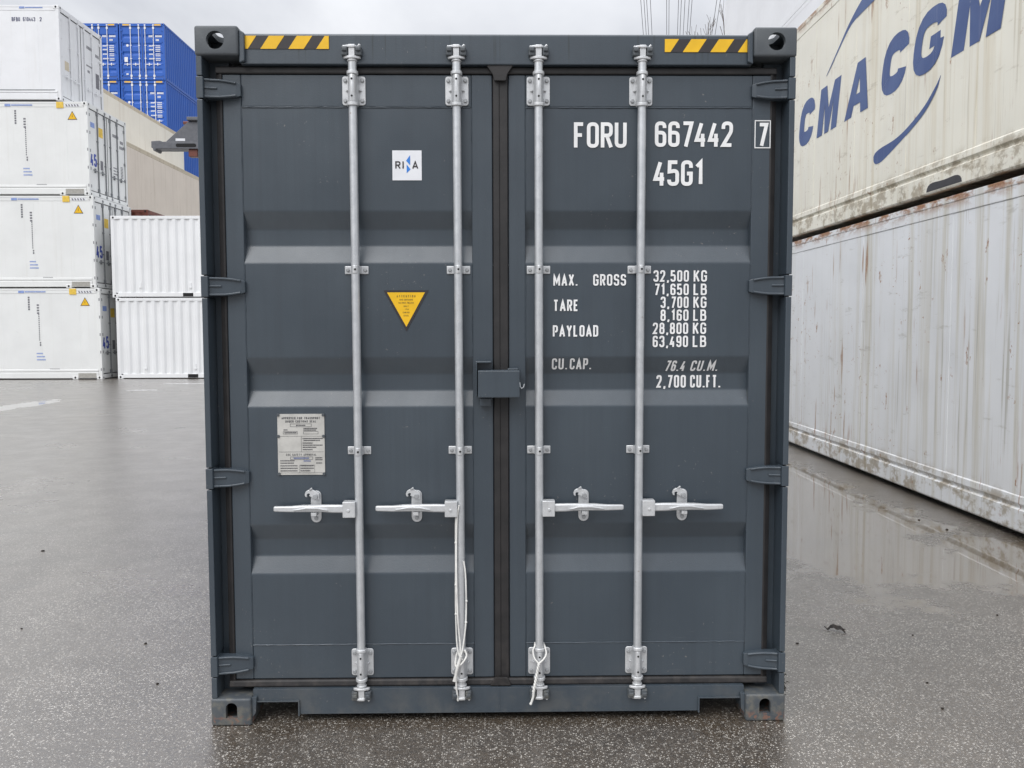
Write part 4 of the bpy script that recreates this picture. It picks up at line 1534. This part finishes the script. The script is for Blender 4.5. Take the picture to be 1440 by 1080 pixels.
# the fourth, older plain white one on top, set back from the end of the others
wp = {'wall': M['white_pale'], 'hinge': M['white_pale']}
top = bg_container("refrigerated_container", 12.192, 2.94, 'flat', wp, rodmat='white_pale')
mb = MB()
FL = lambda u, v, k: (-1.219 + .007 - .0003 * k, -u, v)
lettering(mb, "BFBU", -1.47, -1.21, 2.44, .125, .020, FL)
lettering(mb, "610443", -1.12, -.74, 2.44, .125, .020, FL)
lettering(mb, "2", -.60, -.54, 2.44, .125, .020, FL)
mb.build("container_number", M['text_navy'], top)
marks(top, "owner_lettering", M['text_pale_blue'], [(1.06, 1.22, 2.83, 2.89)] + dashes(.50, 1.04, 2.845, 2.875, 18, .8), 'side', off=.012)
marks(top, "door_lettering", M['text_grey'], dashes(.34, .66, 2.20, 2.30, 4) + dashes(.86, 1.08, 2.10, 2.20, 3) + dashes(.30, .62, 1.62, 1.67, 5) + dashes(.36, .5, 1.42, 1.5, 2) + [(.84, 1.04, 1.05, 1.55)], 'door')
marks(top, "brown_label", M['tan_rail'], [(-.92, -.70, 1.06, 1.34)], 'door')
mb = MB()
mb.box(-1.223, -1.20, .2, 11.9, .325, .345)
mb.build("rub_rail", M['grey_metal'], top)
top.scale = (1.14, 1, 1)
top.location = (-13.77, 23.05 + 1.219 * 1.14, Z0 + 3 * (HR + .006) + .02)
top.rotation_euler = (0, 0, pi / 2)
tag(top, "plain white container on top of the left stack, number BFBU 610443", "container", "white containers stacked along the left")

# ---------------------------------------------------------------- white corrugated 20 ft pair
wc = {'wall': M['white_corr']}
corr = bg_container("corrugated_container", 6.058, 2.62, 'corr', wc, rodmat='white_pale')
mb = MB()
for yy in (3.63, 5.0 - 3.2 + .25):
    mb.box(-1.219 - .002, -1.215, yy - .165, yy + .165, .038, .150)
mb.build("fork_pocket", M['black'], corr)
mb = MB()
for yy in (1.6, 3.55, 5.15):
    mb.box(-1.226, -1.20, yy - .03, yy + .03, .30, .48)
    mb.box(-1.235, -1.22, yy - .045, yy + .045, .30, .36)
mb.build("lashing_bracket", M['white_corr'], corr, .006)
corr.location = (-12.40 + 6.058, 23.30 + 1.219, Z0)
corr.rotation_euler = (0, 0, pi / 2)
tag(corr, "white corrugated container on the asphalt, under another, left of the grey one", "container", "white corrugated containers")
c = copy_tree(corr)
c.location = (-12.50 + 6.058, 23.32 + 1.219, Z0 + 2.627)
c['label'] = "white corrugated container resting on its twin, left of the grey one"

# ---------------------------------------------------------------- rust-red pair behind the corrugated ones (only the roof edge shows)
rr = {'wall': M['rust_red']}
red = bg_container("corrugated_container", 6.058, 2.896, 'corr', rr, rod=False)
red.location = (-12.34, 25.8 + 1.219, Z0 + 2.90)
red.rotation_euler = (0, 0, pi / 2)
tag(red, "rust red container whose roof edge peeps over the white corrugated ones", "container")
c = copy_tree(red)
c.location = (-12.34, 25.8 + 1.219, Z0)
c['label'] = "rust red container under the one peeping over the white corrugated pair"

# ---------------------------------------------------------------- beige rows receding
for (x_, y0, L_, hh, n_, lo, mt, rail, txt) in ((-14.5, 28.5, 12.192, 2.97, 3, 1, 'beige', 'tan_rail', "lower beige"), (-17.0, 29.4, 12.192, 2.985, 4, 2, 'cream', 'tan_rail', "upper cream")):
    bgc = bg_container("refrigerated_container", L_, hh, 'flat', {'wall': M[mt], 'rail': M[rail], 'low': M[mt], 'cast': M[mt]}, rod=False)
    bgc['group'] = "beige containers behind the left stack"
    levels = list(range(n_))[::-1][:n_ - lo]
    for j, lv in enumerate(levels):
        c = bgc if j == 0 else copy_tree(bgc)
        c.location = (x_ - 1.219, y0, Z0 + lv * hh)
        tag(c, None, "container")
    if txt == "lower beige":
        bgc['label'] = "pinkish beige container side, uppermost of its row, just above the white corrugated pair"
        levels_l = [c]
        c['label'] = "beige container hidden mostly behind the white corrugated pair"
    else:
        bgc['label'] = "pale cream container side slanting across the foot of the blue containers"
        c['label'] = "pale cream container below the topmost cream one, behind the beige row"

# ---------------------------------------------------------------- blue stack
HB = 3.03
bb = {'wall': M['blue'], 'door': M['blue'], 'hinge': M['blue']}
blue = bg_container("corrugated_container", 12.192, HB, 'corr', bb, ribs=True, rodmat='white_mark')
marks(blue, "container_number", M['white_mark'], dashes(.36, .58, 2.30, 2.40, 4) + dashes(.72, 1.08, 2.30, 2.40, 6) + dashes(.74, .92, 2.10, 2.20, 3), 'door')
wl = []
for i, z in enumerate((1.80, 1.60, 1.36, 1.12)):
    wl += dashes(.36, .58 + .02 * (i % 2), z, z + .07, 5) + dashes(.72, .98, z + .02, z + .075, 5) + dashes(.72, .98, z - .075, z - .02, 5)
marks(blue, "weight_lettering", M['white_mark'], wl, 'door')
marks(blue, "data_plate", M['white_sticker'], [(-.98, -.80, .98, 1.24), (-.90, -.78, .29, .37)], 'door', off=.012)
mb = MB()
mb.prism([(-.80 + .07 * cos(i * pi / 8), 1.86 + .07 * sin(i * pi / 8)) for i in range(16)], 'y', .030, .0405)
mb.build("round_sticker", M['white_sticker'], blue)
mb = MB()
for a in (-1.03, .68):
    mb.box(a, a + .35, .008, .0122, HB - .12, HB - .045)
mb.build("hazard_tape", M['yellow'], blue)
blue['group'] = "blue containers stacked far behind"
bl = {(0, 5): "bright blue container at the top right of the far blue stack", (0, 4): "bright blue container directly under the top right blue one",
      (0, 3): "blue container third from the top, seen past the cream container's end", (1, 5): "blue container at the top of the left column, partly behind the white stack",
      (1, 4): "blue container lower in the left column, between white stack and cream side"}
first = True
for (cx_, lv), lb_ in bl.items():
    c = blue if first else copy_tree(blue)
    first = False
    c.location = (-19.42 - cx_ * 2.50, 42.4 + (0.0 if lv == 5 else .03), Z0 + lv * HB)
    tag(c, lb_, "container")

# ---------------------------------------------------------------- right row
low = bg_container("refrigerated_container", 12.192, 2.85, 'flat', {'wall': M['old_white'], 'rail': M['old_white'], 'low': M['old_white'], 'cast': M['old_white'], 'frame': M['old_white']}, panel_step=.915)
low.location = (4.10 + 1.219, -.60, .02)
tag(low, "dirty grey-white container streaked with rust, on the asphalt at the right", "container", "old containers along the right")
cma = bg_container("refrigerated_container", 12.192, 2.875, 'flat', {'wall': M['old_cream'], 'rail': M['old_cream'], 'low': M['old_cream'], 'cast': M['old_cream'], 'frame': M['old_cream']}, panel_step=.61)
CY0, CZ0 = -.60, 2.905
cma.location = (4.10 + 1.219, CY0, CZ0)
tag(cma, "weathered cream container with blue CMA CGM lettering, above the dirty white one", "container", "old containers along the right")
mb = MB()


def side3d(u, v, k):
    return (-1.219 + .0082 - .0006 * k, -u - CY0, v - CZ0)


SL = .22
bz, bh, bs = 4.115, .580, .178
M_POLYS = [[(0, 0), (0, 1), (.31, 1), (.28, .62), (.28, 0)], [(.31, 1), (.5, .50), (.60, 0), (.40, 0), (.28, .62)], [(.5, .50), (.69, 1), (.72, .62), (.60, 0)], [(.69, 1), (1, 1), (1, 0), (.72, 0), (.72, .62)]]
A_POLYS = [[(0, 0), (.34, 1), (.5, 1), (.5, .70), (.31, 0)], [(1, 0), (.69, 0), (.5, .70), (.5, 1), (.66, 1)], [(.364, .20), (.4185, .40), (.5815, .40), (.636, .20)]]
for ch, a, b in (("C", -7.98, -7.47), ("M", -7.31, -6.69), ("A", -6.46, -5.83), ("C", -5.56, -5.02), ("G", -4.89, -4.33), ("M", -4.15, -3.41)):
    if ch in "MA":
        for poly in (M_POLYS if ch == "M" else A_POLYS):
            mb.face([side3d(a + (b - a) * p[0] + SL * bh * p[1], bz + bh * p[1], 0) for p in poly])
    else:
        lettering(mb, "g" if ch == "G" else ch, a, b, bz, bh, bs - (.026 if ch == "G" else 0), side3d, slant=SL, fit=True)
        if ch == "G":
            mb.face([side3d(a + (b - a) * p[0] + SL * bh * p[1], bz + bh * p[1], -4) for p in ((.54, .36), (1, .36), (1, .55), (.54, .55))])
mb.build("company_lettering", M['logo'], cma)
mb = MB()


def swoosh(outer, inner):
    for (a, b), (c_, d) in zip(zip(outer, outer[1:]), zip(inner, inner[1:])):
        mb.face([side3d(-a[0], a[1], 0), side3d(-b[0], b[1], 0), side3d(-d[0], d[1], 0), side3d(-c_[0], c_[1], 0)])


def resample(pts, n=30):
    P = smooth_path([(p[0], p[1], 0) for p in pts], 8)
    L_ = [0]
    for a, b in zip(P, P[1:]):
        L_.append(L_[-1] + (b - a).length)
    out = []
    for i in range(n + 1):
        t = L_[-1] * i / n
        j = max(0, min(len(P) - 2, next((k for k in range(len(L_) - 1) if L_[k + 1] >= t), len(P) - 2)))
        f = (t - L_[j]) / max(1e-9, L_[j + 1] - L_[j])
        q = P[j] + (P[j + 1] - P[j]) * f
        out.append((q.x, q.y))
    return out


o1 = [(7.03, 4.82), (6.66, 5.05), (6.39, 5.22), (6.05, 5.37), (5.72, 5.45), (5.35, 5.47), (5.22, 5.41)]
i1 = [(7.02, 4.815), (6.84, 4.91), (6.43, 5.14), (6.21, 5.21), (5.80, 5.24), (5.50, 5.26), (5.24, 5.30)]
swoosh(resample(o1), resample(i1))
mb.build("logo_swoosh", M['logo'], cma)
mb = MB()
o2 = [(4.31, 4.01), (4.39, 3.89), (4.58, 3.75), (4.85, 3.64), (5.19, 3.53), (5.48, 3.45), (5.62, 3.455), (5.66, 3.49)]
i2 = [(4.315, 4.012), (4.41, 3.93), (4.61, 3.80), (4.92, 3.68), (5.19, 3.62), (5.48, 3.60), (5.62, 3.575), (5.665, 3.54)]
swoosh(resample(o2), resample(i2))
mb.build("logo_swoosh", M['logo'], cma)
# flat dark patch painting the shade inside a torn fork-pocket mouth, bottom rail
mb = MB()
mb.prism([(4.80 + .30 * cos(t) * 1.0, .060 + .085 * max(0, sin(t)) + .018 * sin(3 * t)) for t in [pi * i / 14 for i in range(15)]][::-1], 'x', -1.2195, -1.214)
tp = mb.build("pocket_mouth_shade", M['soft_grey'], cma)

# second row behind it: white container with its side above the cream one
M['row_white'] = mat_clean_side('bright_white_paint', (0.84, 0.85, 0.87), amt=0.08)
row2 = bg_container("refrigerated_container", 12.192, 2.896, 'plain', {'wall': M['row_white']}, rod=False)
row2.location = (6.60 + 1.219, 8.80, 8.66)
tag(row2, "pale white container high behind the cream one, its side cut by the frame top", "container")
c = copy_tree(row2)
c.location = (6.60 + 1.219, 8.80, 5.764)
c['label'] = "pale white container behind the cream one, just under the topmost pale one"

# ================================================================= container handler behind: only the end of its spreader shows
hd = empty("container_handler", (-5.2, 13.9, 0.02))
tag(hd, "grey container lifting machine with its spreader end showing left of the grey container", "lifting machine")
mb = MB()
bx, by = -5.2, 13.9


def W3(x, y, z):
    return (x - bx, y - by, z - .02)


mb.prism([(-7.03 - bx, 5.44), (-6.86 - bx, 5.45), (-6.80 - bx, 5.43), (-4.2 - bx, 5.41), (-4.2 - bx, 5.28), (-6.93 - bx, 5.29), (-6.95 - bx, 5.25), (-6.99 - bx, 5.25), (-7.0 - bx, 5.30), (-7.03 - bx, 5.31)], 'y', -.40, -.10)
mb.prism([(-6.76 - bx, 5.43), (-6.30 - bx, 5.83), (-4.6 - bx, 5.85), (-4.3 - bx, 5.42)], 'y', -.36, -.14)
mb.box(-6.30 - bx, -4.3 - bx, -.42, .1, 5.855, 5.92)
sp_ = mb.build("spreader", M['machine'], hd, .008)
mb = MB()
mb.prism([(-6.50 - bx + .0 + .035 * cos(t) - .0, 5.355 + .035 * sin(t)) for t in [pi / 2 + pi * i / 8 for i in range(9)]] + [(-6.16 - bx + .035 * cos(t), 5.355 + .035 * sin(t)) for t in [-pi / 2 + pi * i / 8 for i in range(9)]], 'y', -.404, -.398)
mb.build("slot", M['black'], sp_)
mb = MB()
mb.box(-6.55 - bx, -6.36 - bx, -.3645, -.358, 5.45, 5.50)
mb.build("name_sticker", M['white_sticker'], sp_)
mb = MB()
mb.box(-6.30 - bx, -6.12 - bx, -.36, -.2, 5.14, 5.285)
mb.box(-6.42 - bx, -6.30 - bx, -.30, -.16, 5.80, 5.86)
mb.tube([(-6.36 - bx, -.25, 5.80), (-6.39 - bx, -.25, 5.72), (-6.44 - bx, -.25, 5.69)], .035, 8)
mb.build("twist_lock", M['rust_red'], sp_, .01)
mb = MB()
mb.box(-.45, .25, .2, .62, .55, 6.2)
mb.build("mast", M['machine'], hd, .02)
mb = MB()
mb.box(-.40, .80, -.1, .19, 5.2, 5.9)
mb.build("carriage", M['machine'], hd, .02)
mb = MB()
mb.box(-.95, 1.55, .65, 4.6, .65, 1.6)
mb.box(-.95, 1.55, 2.6, 4.6, 1.6, 2.2)
mb.build("chassis", M['machine'], hd, .05)
mb = MB()
mb.box(-.35, .95, .9, 2.5, 1.62, 3.1)
cab = mb.build("cab", M['machine'], hd, .06)
mb = MB()
mb.box(-.25, .85, .88, .91, 2.1, 3.0)
mb.box(-.37, -.34, 1.0, 2.4, 2.1, 3.0)
mb.build("window", M['glass'], cab)
for wx in (-.85, 1.45):
    for wy in (1.1, 4.0):
        mb = MB()
        mb.tube([(wx - .24, wy, .63), (wx - .18, wy, .63), (wx + .18, wy, .63), (wx + .24, wy, .63)], [.52, .63, .63, .52], 28)
        wo = mb.build("wheel", M['tyre'], hd, smooth=40)

# ================================================================= power lines, bare tree
wd = Vector((.2002, .9798, 0)).normalized()
WP = [10.68, 10.92, 11.12, 11.40, 12.62, 12.80, 13.51, 13.72, 13.99, 14.31, 14.52, 16.37, 16.64]
WL = ["overhead wire at the far left of the first bundle above the doors", "second overhead wire of the first bundle above the doors", "third overhead wire of the first bundle above the doors", "overhead wire at the right of the first bundle",
      "left wire of the close pair between the two bundles", "right wire of the close pair between the two bundles",
      "faint wire at the left edge of the second bundle", "second wire of the second bundle", "middle wire of the second bundle", "fourth wire of the second bundle", "wire at the right edge of the second bundle",
      "left wire of the pair beside the bare treetop", "right wire of the pair beside the bare treetop"]
for i, x_ in enumerate(WP):
    mb = MB()
    p0 = Vector((x_, 59.58, 26.0))
    path = []
    for k_ in range(17):
        t = -70 + k_ * 20
        sag = .00016 * (t - 60) ** 2 - .00016 * 3600
        path.append(p0 + wd * t + Vector((0, 0, sag)))
    mb.tube(path, .020, 6)
    o = mb.build("overhead_wire", M['wire'], smooth=60)
    tag(o, WL[i] if len(WL[i].split()) <= 16 else WL[i], "wire", "overhead wires")

tree = empty("bare_tree", (12.5, 44, 0))
tag(tree, "leafless treetop twigs rising above the header, left of the pale container", "tree")
tr, tw = MB(), MB()
rnd = random.Random(5)


def branch(p, d, L_, r, lv):
    n = 4
    pts = [p]
    for i in range(n):
        d = (d + Vector((rnd.uniform(-.16, .16), rnd.uniform(-.16, .16), rnd.uniform(-.05, .12)))).normalized()
        pts.append(pts[-1] + d * L_ / n)
    rs = [max(.016, r * (1 - .45 * i / n)) for i in range(n + 1)]
    (tr if lv < 2 else tw).tube(pts, rs, 6 if lv < 2 else 4)
    if lv >= 5:
        return
    for k in range(4 if lv < 4 else 3):
        j = rnd.randint(1, n)
        a = rnd.uniform(0, 2 * pi)
        nd = (d + Vector((cos(a), sin(a), rnd.uniform(.1, .5))) * rnd.uniform(.45, .85)).normalized()
        branch(pts[j], nd, L_ * rnd.uniform(.52, .68), rs[j] * .55, lv + 1)


branch(Vector((0, 0, 0)), Vector((0, 0, 1)), 9.0, .22, 0)
tr.build("trunk", M['bark'], tree, smooth=60)
tw_o = tw.build("twigs", M['bark'], tree)
zs_ = [v.co.z for v in tw_o.data.vertices]
sc_ = 20.2 / max(zs_)
hi = max(tw_o.data.vertices, key=lambda v: v.co.z).co
tree.scale = (sc_ * .55, sc_ * .55, sc_)
tree.location = (12.75 - hi.x * sc_ * .55, 44 - hi.y * sc_ * .55, 0)

# ================================================================= litter on the yard
mb = MB()
lp = [(-.045, .0, .004), (-.030, .008, .012), (-.012, .004, .018), (.004, .010, .012), (.020, .002, .016), (.036, -.006, .009), (.044, -.014, .003)]
L_, R_ = [], []
for i, p in enumerate(lp):
    w_ = [.003, .011, .016, .018, .016, .011, .004][i]
    L_.append((p[0], p[1] + w_, p[2] + .002))
    R_.append((p[0], p[1] - w_, p[2] - .002))
for i in range(len(lp) - 1):
    mb.face([L_[i], L_[i + 1], R_[i + 1], R_[i]])
mb.tube([(-.045, 0, .004), (-.055, .010, .010), (-.060, .018, .006)], .0016, 6)
mb.tube([(.030, -.004, .012), (.046, .006, .010)], .0014, 6)
lf = mb.build("dead_leaf", M['leaf'])
lf.modifiers.new("thick", 'SOLIDIFY').thickness = .0015
lf.location = (1.86, 1.02, .001)
lf.rotation_euler = (0, 0, -.35)
lf.scale = (1.05, 1.3, 1.5)
tag(lf, "curled dark dead leaf lying alone on the wet asphalt right of the container", "leaf")

bits = []
for i, (x_, y_, s_) in enumerate(((1.58, .85, .5), (2.02, .36, .35), (2.25, .95, .4), (2.9, 1.25, .45), (3.7, 3.25, .8), (3.65, 3.6, .7), (-1.89, .92, .5), (-2.68, 1.15, .45), (-1.62, .42, .4), (-3.46, 2.77, .8), (1.95, .10, .4), (2.62, -.05, .35), (-2.3, .25, .35))):
    b_ = MB()
    bmesh.ops.create_icosphere(b_.bm, subdivisions=1, radius=.016 * s_)
    for v in b_.bm.verts:
        v.co = Vector((v.co.x * rnd.uniform(.7, 1.5), v.co.y * rnd.uniform(.7, 1.3), max(-.004, v.co.z * rnd.uniform(.4, .8))))
    o = b_.build("dirt_crumb", M['leaf'])
    o.location = (x_, y_, .003)
    tag(o, "small dark crumb of dirt lying on the wet asphalt", "dirt crumb", "dark crumbs scattered on the asphalt")

mb = MB()
for i in range(60):
    a = rnd.uniform(0, 2 * pi)
    p = Vector((rnd.gauss(0, .006), rnd.gauss(0, .012), rnd.uniform(-.045, .05)))
    q = p + Vector((cos(a) * .014, sin(a) * .014, rnd.uniform(-.012, .02)))
    mb.tube([p, (p + q) / 2 + Vector((0, 0, .003)), q], .0016, 4)
o = mb.build("weed_tuft", M['weed'])
o.location = (1.222, .05, .135)
tag(o, "dark dried weed tuft caught on the container's bottom right corner", "weed")
